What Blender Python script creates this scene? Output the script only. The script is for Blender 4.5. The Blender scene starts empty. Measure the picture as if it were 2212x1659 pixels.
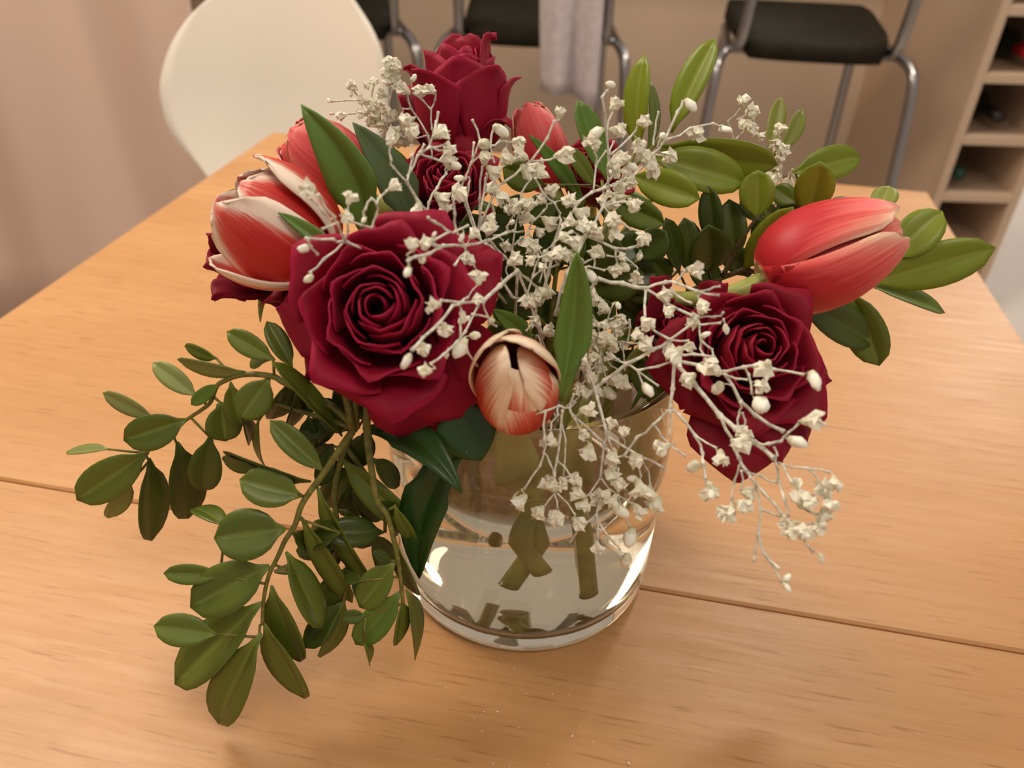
import bpy, math, random
import numpy as np
from mathutils import Vector, Matrix
rng = np.random.default_rng(7)
random.seed(7)
S = bpy.context.scene
COL = S.collection
A_ = np.array
TZ = 0.75                                   # table top height

# ------------------------------------------------------------------ camera
FPX = 1700.0
CAM = A_([-0.0105, -0.3537, TZ + 0.38])
_dn = A_([-0.02606114, 0.81944056, 0.57257139])
_x = A_([0.99949465, 0.0317875, 0.0])
_y = A_([0.01820062, -0.57228204, 0.81985487])
W2C = np.stack([_x, _y, -_dn])              # rows: world axes in lens coordinates
cam_d = bpy.data.cameras.new('camera')
cam = bpy.data.objects.new('camera', cam_d); COL.objects.link(cam)
right, upv, back = W2C @ A_([1., 0, 0]), W2C @ A_([0, -1., 0]), W2C @ A_([0, 0, -1.])
M = Matrix([[right[i], upv[i], back[i], CAM[i]] for i in range(3)] + [[0, 0, 0, 1]])
cam.matrix_world = M
cam_d.sensor_fit = 'HORIZONTAL'; cam_d.sensor_width = 36.0
cam_d.lens = FPX / 2212 * 36.0
cam_d.clip_start = 0.01
cam_d.dof.use_dof = True
cam_d.dof.focus_distance = 0.385
cam_d.dof.aperture_fstop = 8.5
S.camera = cam

# ------------------------------------------------------------------ world, lamps, exposure
S.view_settings.view_transform = 'Standard'
S.view_settings.look = 'None'
S.view_settings.exposure = 0.22
S.view_settings.gamma = 1.0
S.view_settings.use_curve_mapping = False
S.cycles.use_denoising = True
S.cycles.max_bounces = 64
S.cycles.glossy_bounces = 64
S.cycles.diffuse_bounces = 4
S.cycles.transmission_bounces = 64
S.cycles.transparent_max_bounces = 12
wd = bpy.data.worlds.new('room_light'); S.world = wd; wd.use_nodes = True
wd.node_tree.nodes['Background'].inputs[0].default_value = (1.0, 0.885, 0.78, 1)
wd.node_tree.nodes['Background'].inputs[1].default_value = 0.37

def area(name, loc, target, size, power, color, size_y=None):
    l = bpy.data.lights.new(name, 'AREA'); l.energy = power; l.color = color
    l.shape = 'RECTANGLE' if size_y else 'DISK'; l.size = size
    if size_y: l.size_y = size_y
    o = bpy.data.objects.new(name, l); COL.objects.link(o)
    o.location = loc
    o.rotation_euler = (Vector(target) - Vector(loc)).to_track_quat('-Z', 'Y').to_euler()
    return o
area('pendant_lamp_light', (-0.95, 0.55, 2.15), (0, 0.1, TZ), 0.90, 19.5, (1.0, 0.87, 0.71))
area('camera_side_fill', (0.35, -0.75, 2.4), (0, 0.2, TZ), 0.6, 8.0, (1.0, 0.88, 0.75))  # added soft fill from behind the camera, not a fitting of the room
area('bar_front_fill', (0.75, 1.25, 2.40), (0.2, 2.2, 0.5), 0.22, 17.0, (1.0, 0.87, 0.72))  # added light that brightens the bar front behind the stools
area('hall_lamp_light', (2.3, 2.9, 2.4), (2.0, 2.9, 0.0), 0.8, 30.0, (1.0, 0.92, 0.84))

# ------------------------------------------------------------------ helpers
def P(px, py, Y):
    """point of the world seen along pixel (px,py) at distance Y behind the vase axis"""
    r = W2C @ A_([(px - 1106.0) / FPX, (py - 829.5) / FPX, 1.0])
    return CAM + r * ((Y - CAM[1]) / r[1])
def depth(p): return float((p - CAM) @ -back)
def unit(v): return v / (np.linalg.norm(v) + 1e-12)

def mesh(name, V, F, uv=None, smooth=True, mi=None):
    me = bpy.data.meshes.new(name)
    me.from_pydata([tuple(map(float, v)) for v in V], [], [tuple(map(int, f)) for f in F])
    if uv is not None:
        ul = me.uv_layers.new(name='UVMap')
        li = np.empty(len(me.loops), dtype=np.int32); me.loops.foreach_get('vertex_index', li)
        ul.data.foreach_set('uv', np.asarray(uv, dtype=np.float32)[li].ravel())
    if smooth: me.polygons.foreach_set('use_smooth', [True] * len(me.polygons))
    if mi is not None: me.polygons.foreach_set('material_index', list(mi))
    me.update()
    return me
def obj(name, me, mats=(), parent=None, loc=None):
    for m in (mats if isinstance(mats, (list, tuple)) else [mats]):
        if len(me.materials) < 3: me.materials.append(m)
    o = bpy.data.objects.new(name, me); COL.objects.link(o)
    if parent is not None: o.parent = parent
    if loc is not None: o.location = loc
    return o
def part(name, V, F, mat, root, uv=None, smooth=True, mi=None):
    o0 = A_(root.location) if root is not None else 0
    return obj(name, mesh(name, A_(V) - o0, F, uv, smooth, mi), mat, root)
def thing(name, label, cat, loc, group=None):
    o = bpy.data.objects.new(name, None); COL.objects.link(o)
    o.empty_display_size = 0.02
    o.location = tuple(map(float, loc)); o['label'] = label; o['category'] = cat
    if group: o['group'] = group
    return o
def tag(o, label, cat, group=None):
    o['label'] = label; o['category'] = cat
    if group: o['group'] = group
    return o
def struct(name, V, F, mat, parent=None, smooth=False):
    o = part(name, V, F, mat, parent, smooth=smooth)
    if parent is None: o['kind'] = 'structure'
    return o

def box(c, s, R=None, bev=0.0):
    """box, edges chamfered when bev > 0"""
    hx, hy, hz = [d / 2 for d in s]
    if bev <= 0:
        V = [(x, y, z) for x in (-hx, hx) for y in (-hy, hy) for z in (-hz, hz)]
        F = [(0, 1, 3, 2), (4, 6, 7, 5), (0, 4, 5, 1), (2, 3, 7, 6), (0, 2, 6, 4), (1, 5, 7, 3)]
    else:
        V = []; idx = {}
        for sx in (-1, 1):
            for sy in (-1, 1):
                for sz in (-1, 1):
                    for k in range(3):
                        d = [hx - bev, hy - bev, hz - bev]
                        d[k] += bev
                        idx[(sx, sy, sz, k)] = len(V); V.append((sx * d[0], sy * d[1], sz * d[2]))
        F = []
        for k in range(3):
            a, b = [(1, 2), (2, 0), (0, 1)][k]
            for sg in (-1, 1):
                q = []
                for (u, v) in ((-1, -1), (1, -1), (1, 1), (-1, 1)):
                    s3 = [0, 0, 0]; s3[k] = sg; s3[a] = u; s3[b] = v
                    q.append(idx[(s3[0], s3[1], s3[2], k)])
                F.append(tuple(q if sg > 0 else q[::-1]))
        for k in range(3):                      # edge strips along axis k
            a, b = [(1, 2), (2, 0), (0, 1)][k]
            for u in (-1, 1):
                for v in (-1, 1):
                    s1 = [0, 0, 0]; s1[a] = u; s1[b] = v
                    q = []
                    for (kk, e) in ((a, -1), (a, 1), (b, 1), (b, -1)):
                        t = list(s1); t[k] = e; q.append(idx[(t[0], t[1], t[2], kk)])
                    F.append(tuple(q if u * v > 0 else q[::-1]))
        for sx in (-1, 1):
            for sy in (-1, 1):
                for sz in (-1, 1):
                    q = [idx[(sx, sy, sz, k)] for k in range(3)]
                    F.append(tuple(q if sx * sy * sz > 0 else q[::-1]))
    V = A_(V)
    if R is not None: V = V @ A_(R).T
    return V + A_(c), F
class MB:
    def __init__(s): s.V = []; s.F = []; s.m = []; s.n = 0
    def add(s, V, F, m=0):
        s.V += [tuple(v) for v in V]; s.F += [tuple(i + s.n for i in f) for f in F]; s.m += [m] * len(F); s.n = len(s.V)
        return s
    def tube(s, pts, rad, k=6, m=0, cap=True):
        pts = A_(pts, dtype=float); n = len(pts)
        rad = np.broadcast_to(A_(rad, dtype=float), (n,))
        T = np.gradient(pts, axis=0); T = A_([unit(t) for t in T])
        u = unit(np.cross(T[0], A_([0.3, 0.2, 1.0]) if abs(T[0][2]) < .9 else A_([1., 0, 0])))
        V = []
        for i in range(n):
            u = unit(u - T[i] * (u @ T[i])); w = np.cross(T[i], u)
            for j in range(k):
                a = 2 * math.pi * j / k
                V.append(pts[i] + rad[i] * (u * math.cos(a) + w * math.sin(a)))
        F = [(i * k + j, i * k + (j + 1) % k, (i + 1) * k + (j + 1) % k, (i + 1) * k + j) for i in range(n - 1) for j in range(k)]
        if cap: F += [tuple(range(k))[::-1], tuple((n - 1) * k + j for j in range(k))]
        return s.add(V, F, m)
    def build(s, name, mat, root=None, smooth=True):
        return part(name, s.V, s.F, mat, root, smooth=smooth, mi=s.m if isinstance(mat, (list, tuple)) else None)
def spline(pts, n=8):
    """Catmull-Rom through the points"""
    p = [A_(q, dtype=float) for q in pts]
    p = [2 * p[0] - p[1]] + p + [2 * p[-1] - p[-2]]
    out = []
    for i in range(1, len(p) - 2):
        for t in np.linspace(0, 1, n, endpoint=False):
            a, b, c, d = p[i - 1], p[i], p[i + 1], p[i + 2]
            out.append(.5 * (2 * b + (c - a) * t + (2 * a - 5 * b + 4 * c - d) * t * t + (3 * b - a - 3 * c + d) * t ** 3))
    out.append(p[-2]); return A_(out)
def sheet(G, th, nrm=None):
    """closed thin solid from a grid of points (nu,nv,3); uv follows the grid"""
    nu, nv = G.shape[:2]
    du = np.gradient(G, axis=0); dv = np.gradient(G, axis=1)
    N = np.cross(du, dv); N /= (np.linalg.norm(N, axis=2, keepdims=True) + 1e-12)
    if nrm is not None: N = np.broadcast_to(nrm, G.shape)
    V = np.concatenate([(G + N * th / 2).reshape(-1, 3), (G - N * th / 2).reshape(-1, 3)])
    q = nu * nv
    f = lambda i, j: i * nv + j
    F = []
    for i in range(nu - 1):
        for j in range(nv - 1):
            F.append((f(i, j), f(i + 1, j), f(i + 1, j + 1), f(i, j + 1)))
            F.append((q + f(i, j), q + f(i, j + 1), q + f(i + 1, j + 1), q + f(i + 1, j)))
    ring = [f(i, 0) for i in range(nu)] + [f(nu - 1, j) for j in range(1, nv)] + [f(i, nv - 1) for i in range(nu - 2, -1, -1)] + [f(0, j) for j in range(nv - 2, 0, -1)]
    for a, b in zip(ring, ring[1:] + ring[:1]): F.append((b, a, q + a, q + b))
    uu, vv = np.meshgrid(np.linspace(0, 1, nu), np.linspace(0, 1, nv), indexing='ij')
    uv = np.stack([uu.ravel(), vv.ravel()], 1); uv = np.concatenate([uv, uv])
    return V, F, uv

# ------------------------------------------------------------------ materials
class NT:
    def __init__(s, name):
        s.m = bpy.data.materials.new(name); s.m.use_nodes = True
        s.t = s.m.node_tree; s.t.nodes.clear()
        s.out = s.n('ShaderNodeOutputMaterial')
    def n(s, typ, **kw):
        nd = s.t.nodes.new(typ)
        for k, v in kw.items(): setattr(nd, k, v)
        return nd
    def l(s, a, b): s.t.links.new(a, b)
    def math(s, op, a, b=None, c=None, clamp=False):
        nd = s.n('ShaderNodeMath', operation=op); nd.use_clamp = clamp
        for i, v in enumerate((a, b, c)):
            if v is None: continue
            if isinstance(v, (int, float)): nd.inputs[i].default_value = v
            else: s.l(v, nd.inputs[i])
        return nd.outputs[0]
    def ramp(s, fac, stops, interp='LINEAR'):
        nd = s.n('ShaderNodeValToRGB'); cr = nd.color_ramp; cr.interpolation = interp
        while len(cr.elements) < len(stops): cr.elements.new(0.5)
        for e, (p, c) in zip(cr.elements, stops):
            e.position = p; e.color = (*c, 1) if len(c) == 3 else c
        s.l(fac, nd.inputs[0]); return nd.outputs[0]
    def noise(s, scale, detail=2.0, vec=None, rough=.5, dist=0.0):
        nd = s.n('ShaderNodeTexNoise'); nd.inputs['Scale'].default_value = scale; nd.inputs['Detail'].default_value = detail
        nd.inputs['Roughness'].default_value = rough; nd.inputs['Distortion'].default_value = dist
        if vec is not None: s.l(vec, nd.inputs['Vector'])
        return nd.outputs['Fac']
    def mix(s, fac, a, b, blend='MIX'):
        nd = s.n('ShaderNodeMix', data_type='RGBA', blend_type=blend)
        for k, v in ((0, fac), (6, a), (7, b)):
            if isinstance(v, (int, float)): nd.inputs[k].default_value = v
            elif isinstance(v, tuple): nd.inputs[k].default_value = (*v, 1)
            else: s.l(v, nd.inputs[k])
        return nd.outputs[2]
    def coord(s, kind='Object', scale=None, rot=None):
        tc = s.n('ShaderNodeTexCoord').outputs[kind]
        if scale is None and rot is None: return tc
        mp = s.n('ShaderNodeMapping'); s.l(tc, mp.inputs[0])
        if scale: mp.inputs['Scale'].default_value = scale
        if rot: mp.inputs['Rotation'].default_value = rot
        return mp.outputs[0]
    def bsdf(s, color, rough=.5, spec=.5, metal=0.0, sheen=0.0, sheen_tint=(1, 1, 1), coat=0.0, coat_rough=.1, sss=0.0, sss_r=(.1, .05, .02), sss_s=.002):
        b = s.n('ShaderNodeBsdfPrincipled')
        def st(k, v):
            if isinstance(v, (int, float)): b.inputs[k].default_value = v
            elif isinstance(v, tuple): b.inputs[k].default_value = (*v, 1) if len(v) == 3 and b.inputs[k].type == 'RGBA' else v
            else: s.l(v, b.inputs[k])
        st('Base Color', color); st('Roughness', rough); st('Specular IOR Level', spec); st('Metallic', metal)
        if sheen: st('Sheen Weight', sheen); st('Sheen Tint', sheen_tint); st('Sheen Roughness', .4)
        if coat: st('Coat Weight', coat); st('Coat Roughness', coat_rough)
        if sss: st('Subsurface Weight', sss); st('Subsurface Radius', sss_r); st('Subsurface Scale', sss_s)
        return b
    def bump(s, b, h, strength=.2, dist=.001):
        nd = s.n('ShaderNodeBump'); nd.inputs['Strength'].default_value = strength; nd.inputs['Distance'].default_value = dist
        s.l(h, nd.inputs['Height']); s.l(nd.outputs[0], b.inputs['Normal'])
    def done(s, sh): s.l(sh.outputs[0] if hasattr(sh, 'outputs') else sh, s.out.inputs[0]); return s.m

def simple(name, col, rough=.5, spec=.5, metal=0.0, var=.06, scale=40):
    t = NT(name); nz = t.noise(scale, 3, t.coord())
    c = t.mix(t.ramp(nz, [(.3, (0, 0, 0)), (.7, (1, 1, 1))]), tuple(max(0, x * (1 - var)) for x in col), tuple(x * (1 + var) for x in col))
    return t.done(t.bsdf(c, rough, spec, metal))

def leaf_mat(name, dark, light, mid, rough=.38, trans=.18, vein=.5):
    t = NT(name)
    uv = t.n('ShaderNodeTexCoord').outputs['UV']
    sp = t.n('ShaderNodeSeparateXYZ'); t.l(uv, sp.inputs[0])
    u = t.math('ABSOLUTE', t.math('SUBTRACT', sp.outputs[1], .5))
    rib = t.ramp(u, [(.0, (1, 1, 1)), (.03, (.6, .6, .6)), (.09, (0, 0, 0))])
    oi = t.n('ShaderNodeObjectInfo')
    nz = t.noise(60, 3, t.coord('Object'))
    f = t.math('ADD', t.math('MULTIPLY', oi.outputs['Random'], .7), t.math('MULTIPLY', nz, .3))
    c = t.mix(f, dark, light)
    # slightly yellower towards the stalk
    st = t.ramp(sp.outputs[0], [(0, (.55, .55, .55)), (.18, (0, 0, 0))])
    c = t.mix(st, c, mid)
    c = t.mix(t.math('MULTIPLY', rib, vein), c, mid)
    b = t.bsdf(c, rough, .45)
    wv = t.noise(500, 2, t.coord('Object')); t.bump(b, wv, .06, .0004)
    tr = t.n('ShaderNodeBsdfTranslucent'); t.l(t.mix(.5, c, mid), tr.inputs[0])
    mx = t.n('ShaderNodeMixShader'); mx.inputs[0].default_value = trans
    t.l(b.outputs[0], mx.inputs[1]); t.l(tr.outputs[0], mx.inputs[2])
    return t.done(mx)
M_BOX = leaf_mat('olive_leaf', (.095, .132, .013), (.155, .205, .025), (.29, .36, .07))
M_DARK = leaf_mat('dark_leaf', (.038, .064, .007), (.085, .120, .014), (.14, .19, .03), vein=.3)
M_PALE = leaf_mat('pale_leaf', (.21, .24, .060), (.29, .33, .095), (.40, .42, .16), rough=.45, vein=.35)
M_FRESH = leaf_mat('fresh_leaf', (.20, .26, .016), (.28, .34, .026), (.38, .43, .07), trans=.25)
M_YEL = leaf_mat('young_leaf', (.25, .29, .045), (.33, .36, .07), (.45, .46, .16), trans=.3, vein=.4)
M_TUL = leaf_mat('tulip_leaf', (.105, .20, .025), (.15, .26, .04), (.26, .36, .08), rough=.42, vein=.25)
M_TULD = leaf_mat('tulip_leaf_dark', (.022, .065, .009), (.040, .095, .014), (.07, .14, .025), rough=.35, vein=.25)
M_SHEATH = simple('olive_sheath', (.42, .42, .14), .45, .4, var=.2, scale=60)
M_STEM = simple('sprig_stem', (.16, .15, .03), .5, .4, var=.35, scale=300)
M_GSTEM = simple('flower_stem', (.40, .43, .11), .4, .45, var=.25, scale=80)
M_WOODY = simple('woody_stem', (.085, .065, .022), .6, .3, var=.35, scale=260)

def rose_mat(name, deep, mid, edge):
    t = NT(name)
    uv = t.n('ShaderNodeTexCoord').outputs['UV']
    sp = t.n('ShaderNodeSeparateXYZ'); t.l(uv, sp.inputs[0])
    nz = t.noise(90, 4, t.coord('Object'), .6)
    v = t.math('ADD', sp.outputs[0], t.math('MULTIPLY', t.math('SUBTRACT', nz, .5), .25))
    c = t.ramp(v, [(.1, deep), (.55, mid), (.93, mid), (1.0, edge)])
    b = t.bsdf(c, .62, .22, sheen=.14, sheen_tint=(1.0, .10, .22))
    t.bump(b, t.noise(900, 2, t.coord('Object')), .12, .0003)
    return t.done(b)
M_ROSE = rose_mat('crimson_petal', (.13, .0012, .006), (.250, .0018, .019), (.33, .0035, .038))
M_ROSE2 = rose_mat('deep_crimson_petal', (.10, .001, .005), (.205, .002, .013), (.28, .003, .026))

def tulip_mat(name, kv, ku, lo, hi, red, pink, cream, base=None, kn=.35):
    t = NT(name)
    uv = t.n('ShaderNodeTexCoord').outputs['UV']
    sp = t.n('ShaderNodeSeparateXYZ'); t.l(uv, sp.inputs[0])
    v = sp.outputs[0]; u = t.math('ABSOLUTE', t.math('MULTIPLY', t.math('SUBTRACT', sp.outputs[1], .5), 2.0))
    mp = t.n('ShaderNodeMapping'); t.l(uv, mp.inputs[0]); mp.inputs['Scale'].default_value = (2.0, 26, 1)
    oi = t.n('ShaderNodeObjectInfo')
    cb = t.n('ShaderNodeCombineXYZ'); t.l(t.math('MULTIPLY', oi.outputs['Random'], 30), cb.inputs[0]); t.l(cb.outputs[0], mp.inputs['Location'])
    nz = t.noise(1.0, 3, mp.outputs[0])
    f = t.math('ADD', t.math('MULTIPLY', v, kv), t.math('MULTIPLY', t.math('MULTIPLY', u, u), ku))
    f = t.math('ADD', f, t.math('MULTIPLY', t.math('SUBTRACT', nz, .5), kn))
    f = t.math('DIVIDE', t.math('SUBTRACT', f, lo), hi - lo, clamp=True)
    c = t.ramp(f, [(0, red), (.45, pink), (.8, tuple(.5 * (a + b) for a, b in zip(pink, cream))), (1, cream)])
    if base:
        c = t.mix(t.ramp(v, [(.0, (1, 1, 1)), (.10, (0, 0, 0))]), c, base)
    b = t.bsdf(c, .48, .35, sss=.12, sss_r=(.6, .25, .15), sss_s=.0015)
    t.bump(b, nz, .10, .0006)
    return t.done(b)
CREAM = (.80, .62, .45)
M_TUL1 = tulip_mat('striped_tulip_petal', .60, .60, .44, .68, (.50, .018, .014), (.62, .07, .05), (.82, .66, .54))
M_TUL3 = tulip_mat('rosy_tulip_petal', .74, .32, .44, .88, (.50, .018, .026), (.72, .10, .085), (.84, .55, .38), base=(.60, .50, .28))
M_TUL4 = tulip_mat('cream_tulip_petal', .86, .30, .44, .80, (.52, .020, .014), (.66, .11, .06), (.92, .72, .53))
M_TUL2 = tulip_mat('pink_tulip_petal', .55, .25, .34, .90, (.52, .024, .034), (.70, .13, .115), (.84, .52, .42))

def floret_mat():
    t = NT('dried_floret'); nz = t.noise(700, 3, t.coord('Object')); oi = t.n('ShaderNodeObjectInfo')
    c = t.ramp(nz, [(.22, (.66, .59, .42)), (.45, (.86, .83, .68)), (.7, (.92, .91, .79))])
    c = t.mix(t.math('MULTIPLY', oi.outputs['Random'], .22), c, (.80, .70, .56), 'MULTIPLY')
    b = t.bsdf(c, .7, .25); t.bump(b, nz, .3, .0004); return t.done(b)
M_FLO = floret_mat()
M_CAL = simple('dried_calyx', (.66, .64, .45), .7, .2, var=.25, scale=900)
M_TWIG = simple('dried_twig', (.66, .64, .54), .6, .3, var=.35, scale=350)
M_BUD = simple('dried_bud', (.87, .85, .72), .6, .3, var=.12, scale=500)
# ================================================================== THE ROOM
def wood_mat():
    t = NT('beech_veneer')
    oi = t.n('ShaderNodeObjectInfo')
    co = t.coord('Object')
    mp = t.n('ShaderNodeMapping'); t.l(co, mp.inputs[0])
    cb = t.n('ShaderNodeCombineXYZ'); t.l(t.math('MULTIPLY', oi.outputs['Random'], 9.0), cb.inputs[1]); t.l(cb.outputs[0], mp.inputs['Location'])
    v = mp.outputs[0]
    def sc(s):
        m = t.n('ShaderNodeMapping'); t.l(v, m.inputs[0]); m.inputs['Scale'].default_value = s; return m.outputs[0]
    broad = t.noise(1.0, 3, sc((1.6, 9, 1)), .5, .4)
    fine = t.noise(1.0, 4, sc((12, 160, 1)), .6, .3)
    fleck = t.noise(1.0, 2, sc((26, 420, 1)), .5)
    c = t.ramp(broad, [(.25, (.50, .250, .096)), (.5, (.57, .300, .124)), (.78, (.63, .350, .156))])
    c = t.mix(t.ramp(fine, [(.35, (.32, .32, .32)), (.62, (0, 0, 0))]), c, (.44, .19, .048))
    c = t.mix(t.ramp(fleck, [(.60, (0, 0, 0)), (.72, (.50, .50, .50))]), c, (.27, .11, .026))
    rg = t.ramp(fine, [(.3, (.46, .46, .46)), (.7, (.37, .37, .37))])
    b = t.bsdf(c, .3, .42); t.l(rg, b.inputs['Roughness'])
    t.bump(b, t.math('ADD', t.math('MULTIPLY', fleck, -.5), t.math('MULTIPLY', fine, .4)), .025, .0004)
    return t.done(b)
M_WOOD = wood_mat()
M_EDGE = simple('beech_edge', (.47, .21, .065), .45, .4, var=.15, scale=60)

# ---- floor, walls
M_FLOOR = simple('pale_floor', (.58, .52, .47), .32, .5, var=.05, scale=3)
M_WALL = simple('beige_wall', (.50, .37, .28), .75, .2, var=.05, scale=2)
M_PANEL = simple('beige_panel', (.52, .39, .285), .5, .35, var=.04, scale=2)
def quadbox(c, s): return box(c, s, bev=0)
struct('floor', *box((0.2, 1.0, -0.03), (7.0, 6.4, 0.06)), M_FLOOR)
YB = 2.30                                    # breakfast bar front
struct('wall_back', *box((-0.42, YB + 0.06, .53), (3.05, 0.12, 1.06)), M_PANEL)
struct('wall_far', *box((1.6, 4.1, 1.2), (4.2, 0.1, 2.4)), simple('far_wall', (.62, .55, .48), .7, .2))
struct('wall_left', *box((-2.0, 1.0, 1.2), (0.1, 6.0, 2.4)), M_WALL)
struct('baseboard_back', *box((-0.42, YB - 0.008, 0.04), (3.05, 0.016, 0.08), bev=.003), simple('panel_plinth', (.30, .22, .16), .6))

o = part('bar_counter', *box((-0.42, YB + .10, 1.085), (3.05, .62, .04), bev=.004), simple('counter_top', (.35, .28, .22), .35), None, smooth=False)
tag(o, 'long bar counter slab lying on the beige bar front behind the stools', 'counter')

# ---- dining table
FL = A_([-0.38517, 0.83836]); FR = A_([0.54013, 0.67197])
ax = unit(FR - FL); ay = A_([-ax[1], ax[0]])
W_ = float(np.linalg.norm(FR - FL)); LEN = 1.62
def flat(px, py):
    r = W2C @ A_([(px - 1106.0) / FPX, (py - 829.5) / FPX, 1.0]); return (CAM + r * ((TZ - CAM[2]) / r[2]))[:2]
d_seam = -float((flat(1600, 1305) - FL) @ ay)        # how far the joint lies from the far edge
tb = thing('dining_table', 'beech veneer dining table with a dark joint running across its top', 'table', (0, 0, 0))
TH = 0.024
G_ = 0.0012
def board(d0, d1):
    V, F = box((W_ / 2, -(d0 + d1) / 2, -TH / 2), (W_, abs(d1 - d0), TH), bev=.0016)
    part('tabletop_board', V, F, M_WOOD, tb, smooth=False)
board(0, d_seam - G_ / 2); board(d_seam + G_ / 2, LEN)
part('runner', *box((W_ / 2, -LEN / 2, -TH - .012), (.06, LEN - .2, .022)), simple('dark_rail', (.07, .04, .02), .7), tb, smooth=False)
for (c, s) in (((W_ / 2, -.08, -.07), (W_ - .16, .022, .09)), ((W_ / 2, -LEN + .08, -.07), (W_ - .16, .022, .09)),
               ((.08, -LEN / 2, -.07), (.022, LEN - .16, .09)), ((W_ - .08, -LEN / 2, -.07), (.022, LEN - .16, .09))):
    part('apron', *box(c, s, bev=.002), M_EDGE, tb, smooth=False)
for x in (.09, W_ - .09):
    for y in (-.50, -LEN + .09):
        part('leg', *box((x, y, -(TZ + TH) / 2 - .0), (.062, .062, TZ - TH), bev=.004), M_EDGE, tb, smooth=False)
tb.location = (FL[0], FL[1], TZ); tb.rotation_euler = (0, 0, math.atan2(ax[1], ax[0]))

# crumbs on the wood in front of the vase
cr = MB()
for (px, py, s) in ((1236, 1591, 1.3), (1075, 1538, 1.2), (1358, 1650, 1.4), (1072, 1435, .8), (963, 1486, .8), (1193, 1500, .9), (1103, 1499, .6),
                    (1051, 1499, .6), (1139, 1499, .6), (1229, 1501, .6), (1046, 1538, .8), (1042, 1580, .9), (1102, 1559, .6), (1120, 1572, .7),
                    (1253, 1571, .6), (1281, 1603, .7), (1065, 1650, .9), (1185, 1652, .7), (1490, 1598, .7), (1360, 1565, .6), (1220, 1634, .6),
                    (945, 1642, .7), (916, 1465, .6), (1111, 1445, .7), (1332, 1442, .7), (1345, 1447, .6), (1373, 1487, .6), (1423, 1636, .6),
                    (1025, 1553, .6), (1100, 1656, .8), (1780, 1438, .7), (1660, 1352, .6), (1564, 1531, .6), (1490, 1617, .7), (1622, 1480, .6)):
    q = flat(px, py); a = random.random() * 3.1
    R = Matrix.Rotation(a, 3, 'Z')
    cr.add(*box((q[0], q[1], TZ + .00025 * s), (.0011 * s, .0005 * s, .0005 * s), R))
o = cr.build('crumbs', simple('crumb_white', (.75, .66, .52), .7), None, smooth=False)
o['label'] = 'tiny white crumbs scattered on the table in front of the vase'; o['category'] = 'crumbs'; o['kind'] = 'stuff'

# ---- wine rack at the end of the bar
M_RACK = simple('rack_cream', (.56, .41, .29), .5, .35, var=.03, scale=3)
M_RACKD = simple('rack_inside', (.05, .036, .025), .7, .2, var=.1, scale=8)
YR = 2.0 + CAM[1]; XR0, XR1 = 1.098, 1.305
wr = thing('wine_rack', 'tall narrow cream wine rack with square pigeonholes at the bar end', 'rack', (XR0, YR, 0))
part('side_panel', *box((XR0 - .0005, (YR + YB) / 2 + .03, .6), (.022, YB - YR + .06, 1.2), bev=.002), M_RACK, wr, smooth=False)
part('side_panel', *box((XR1 - .006, YR + .16, .6), (.022, .32, 1.2), bev=.002), M_RACK, wr, smooth=False)
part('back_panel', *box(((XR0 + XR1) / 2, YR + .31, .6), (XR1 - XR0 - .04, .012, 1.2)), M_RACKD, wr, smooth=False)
zs = [.826 + .150 * k for k in (2, 1, 0, -1, -2, -3, -4, -5)]
for z in zs + [1.19]:
    part('shelf', *box(((XR0 + XR1) / 2 - .003, YR + .15, z), (XR1 - XR0 - .026, .30, .022), bev=.0015), M_RACK, wr, smooth=False)
M_GLASSD = simple('bottle_glass', (.012, .022, .010), .12, .5)
M_CAPS = simple('red_capsule', (.55, .015, .03), .35, .5)
def bottle(x, z, capmat, label):
    t = thing('wine_bottle', label, 'bottle', (x, YR + .04, z))
    prof = [(.0, .0), (.0145, 0), (.0145, .004), (.0145, .07), (.018, .085), (.034, .12), (.037, .14), (.037, .25)]
    V = []; k = 14
    for r, y in prof:
        for j in range(k):
            V.append((x + r * math.cos(6.2832 * j / k), YR + .04 + y, z + r * math.sin(6.2832 * j / k)))
    F = [(i * k + j, i * k + (j + 1) % k, (i + 1) * k + (j + 1) % k, (i + 1) * k + j) for i in range(len(prof) - 1) for j in range(k)]
    F.append(tuple((len(prof) - 1) * k + j for j in range(k))[::-1])
    part('glass', V, F, M_GLASSD, t)
    m = MB().tube([(x, YR + .0395, z), (x, YR + .07, z), (x, YR + .112, z)], [.0157] * 3, 14)
    m.build('capsule', capmat, t)
bottle(1.225, .826 - .150 + .011 + .038, M_CAPS, 'wine bottle with a red capsule lying in the upper pigeonhole')
bottle(1.155, .826 - .450 + .011 + .038, simple('green_capsule', (.01, .06, .035), .35), 'wine bottle with a dark green capsule lying in the lowest pigeonhole in view')
bottle(1.200, .826 - .300 + .011 + .038, simple('black_capsule', (.02, .015, .012), .35), 'wine bottle with a black capsule lying in the middle pigeonhole')

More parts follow.
